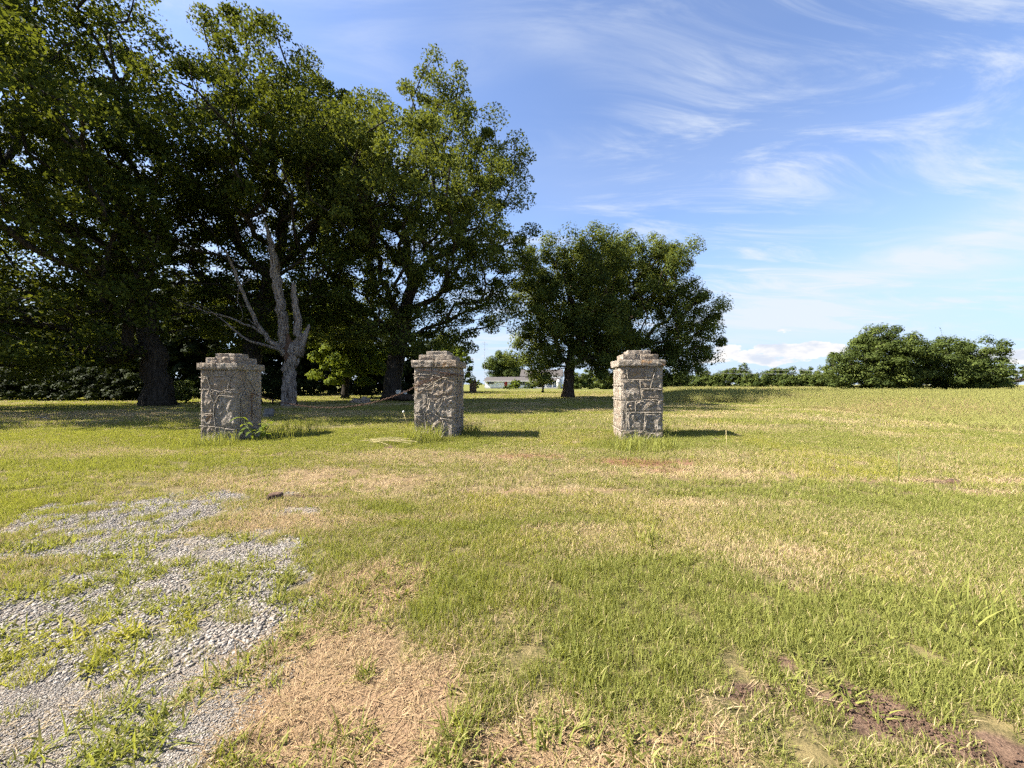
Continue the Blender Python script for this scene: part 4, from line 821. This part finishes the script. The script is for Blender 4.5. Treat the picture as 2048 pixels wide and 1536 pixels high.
tuft('large dark green grass tuft in the straw at bottom centre', 925, 1470, 150, .085, .06, .15, .0062, .9, 201)
tuft('small grass tuft standing alone in the straw above the large one', 728, 1352, 60, .045, .05, .11, .0055, .9, 202)
tuft('wide low grass tuft at the bottom edge left of the large one', 690, 1500, 130, .13, .05, .12, .0062, 1.2, 203)
tuft('grass tuft growing out of the fine gravel near the bottom left corner', 190, 1500, 70, .08, .05, .12, .006, 1.2, 204)
tuft('grass tuft on the right rim of the fine gravel', 290, 1468, 50, .06, .04, .10, .006, 1.2, 205)
tuft('light green weed tuft in the straw at lower centre right', 1275, 1510, 40, .06, .05, .11, .009, 1.2, 206)
tuft('dark green mat of grass in the middle of the gravel', 232, 1130, 90, .13, .03, .07, .006, 1.2, 207)
tuft('flat grass mat along the upper gravel band', 225, 1090, 170, .20, .03, .07, .006, 1.2, 208)
tuft('grass tuft left of the bare straw tongue', 470, 1510, 80, .07, .05, .12, .006, 1.1, 209)
tuft('grass tuft at the tip of the bare straw tongue', 640, 1215, 60, .07, .04, .10, .006, 1.1, 210)
tuft('tall rank grass at the foot of the middle pillar, left side', 845, 880, 380, .48, .22, .58, .012, .50, 211, group='rank grass round the pillars')
tuft('tall rank grass at the right corner of the middle pillar', 940, 868, 200, .30, .18, .50, .012, .55, 212, group='rank grass round the pillars')
tuft('tall rank grass in front of the left pillar', 420, 885, 420, .55, .18, .48, .012, .55, 213, group='rank grass round the pillars')
tuft('long dry grass between the left pillar and the chain', 590, 868, 420, .80, .20, .55, .009, .45, 214, group='rank grass round the pillars')
tuft('rank green grass mound in front of the right pillar', 1285, 895, 520, .75, .16, .42, .012, .6, 215, group='rank grass round the pillars')
tuft('weeds against the right corner of the right pillar', 1322, 872, 180, .26, .18, .46, .012, .55, 216, group='rank grass round the pillars')
tuft('tall pale grass clump at the right edge of the lawn', 1960, 1250, 70, .20, .12, .30, .008, .6, 217)
tuft('pale long grass clump in the middle of the right lawn', 1300, 1090, 60, .12, .10, .22, .007, .7, 218)
# leafy pokeweed at the left pillar's foot
def leafy_plant():
    x, y = -6.32, 9.55; o = tag(empty('leafy_weed', (x, y, gz(x, y)-.02)), 'bright green broad leaved plant at the right foot of the left pillar', 'plant'); r = random.Random(4)
    st = MB(); tips = []
    for k in range(5):
        a = r.uniform(-.5, 3.6); L = r.uniform(.32, .58); dx, dy = math.cos(a)*.26, math.sin(a)*.10-.05
        pts = [(0,0,0),(dx*.35,dy*.35,L*.5),(dx,dy,L)]; tube(st, pts, [.012,.010,.006], 5); tips.append((dx, dy, L))
        for f in (.45, .62, .8, 1.0): tips.append((dx*f, dy*f, L*f))
    st.build('stem', M['green_stalk'], o, True)
    for i, (tx, ty, tz) in enumerate(tips):
        a = r.uniform(0, 6.28); L = r.uniform(.13, .21); wd = L*.40; ca, sa = math.cos(a), math.sin(a); el = r.uniform(-.1, .75); V = []; Fc = []
        for s in range(6):
            t = s/5; ww = wd*math.sin(math.pi*min(1, t*.92+.08))**.8*.5; fx = L*t; fz = L*(el*t-.75*t*t*.8)
            for q in (-1, 0, 1): V.append((tx+ca*fx-sa*ww*q, ty+sa*fx+ca*ww*q, tz+fz+abs(q)*ww*.35))
            if s: Fc += [(3*s-3, 3*s-2, 3*s+1, 3*s), (3*s-2, 3*s-1, 3*s+2, 3*s+1)]
        lf = MB().add(V, Fc).mesh('leaf', True); at = lf.attributes.new('t', 'FLOAT', 'POINT'); at.data.foreach_set('value', np.full(len(V), r.uniform(.3, 1), np.float32)); link_obj('leaf', lf, M['leaf_lime'], o)
leafy_plant()
bpy.data.objects['leafy_weed'].scale = (1.3, 1.3, 1.25)
def stalk(name, label, px, py, pts, rad, mat, head=None, cat='weed'):
    x, y = G(px, py); o = tag(empty(name, (x, y, gz(x, y))), label, cat); mb = MB(); tube(mb, pts, rad, 5); mb.build('stem', M[mat], o, True)
    if head:
        q = MB(); tube(q, [(pts[-1][0], pts[-1][1], pts[-1][2]-.02), (pts[-1][0], pts[-1][1], pts[-1][2]+.015), tuple(np.array(pts[-1])+(0,0,.05))], [.012, head, head*.35], 9); q.build('flower_head', M['white_flower'], o, True)
    return o
stalk('white_wildflower', 'single white wildflower on a bent stalk left of the middle pillar', 818, 858, [(0,0,0),(-.08,0,.25),(-.17,0,.52)], .007, 'straw_stalk', .035, 'flower')
stalk('tall_weed', 'tall thin weed stalk standing alone in the right lawn', 1797, 966, [(0,0,0),(.01,0,.2),(0,0,.42)], .006, 'green_stalk')
stalk('dry_stem', 'dry grass stem standing right of the right pillar', 1452, 905, [(0,0,0),(.01,0,.2),(.0,0,.44)], .005, 'straw_stalk')
x, y = G(770, 888); sb = MB(); rs = random.Random(2)
for i in range(13):
    a = rs.uniform(-.3, .3); L = rs.uniform(.5, 1.0); x0 = rs.uniform(-.55, -.1); y0 = rs.uniform(-.14, .14); z0 = rs.uniform(.05, .12)
    tube(sb, [(x0, y0, z0), (x0+L*.5, y0+a*.5, z0+.03), (x0+L, y0+a, z0-.02)], .004, 4)
so_ = sb.build('straw_bundle', M['straw_stalk']); so_.location = (x, y, gz(x, y)); so_['kind'] = 'thing'; tag(so_, 'pale mown stalks lying in a swath before the middle pillar', 'straw')
rock('dirt_clod', 'dark clod of dug earth at the far edge of the gravel', 545, 1004, .15, .12, .085, 'soil', 5, 'earth clod', 'earth clods'); rock('dirt_clod', 'dark earth clod on the bare soil at bottom right', 1705, 1392, .035, .03, .022, 'soil', 7, 'earth clod', 'earth clods')
rock('dirt_clod', 'small dark earth clod in the swath on the right lawn', 1915, 972, .12, .10, .05, 'soil', 8, 'earth clod', 'earth clods')
x, y = G(85, 840); tw = MB(); tube(tw, [(-.5,.1,.06),(0,0,.10),(.45,-.12,.05)], [.02,.022,.012], 6); tube(tw, [(0,0,.10),(.25,.1,.22),(.32,.12,.34)], [.014,.010,.006], 5)
q = tw.build('fallen_twig', M['dead_wood']); q.location = (x, y, gz(x, y)); tag(q, 'pale fallen twig on the lawn at the far left', 'twig')
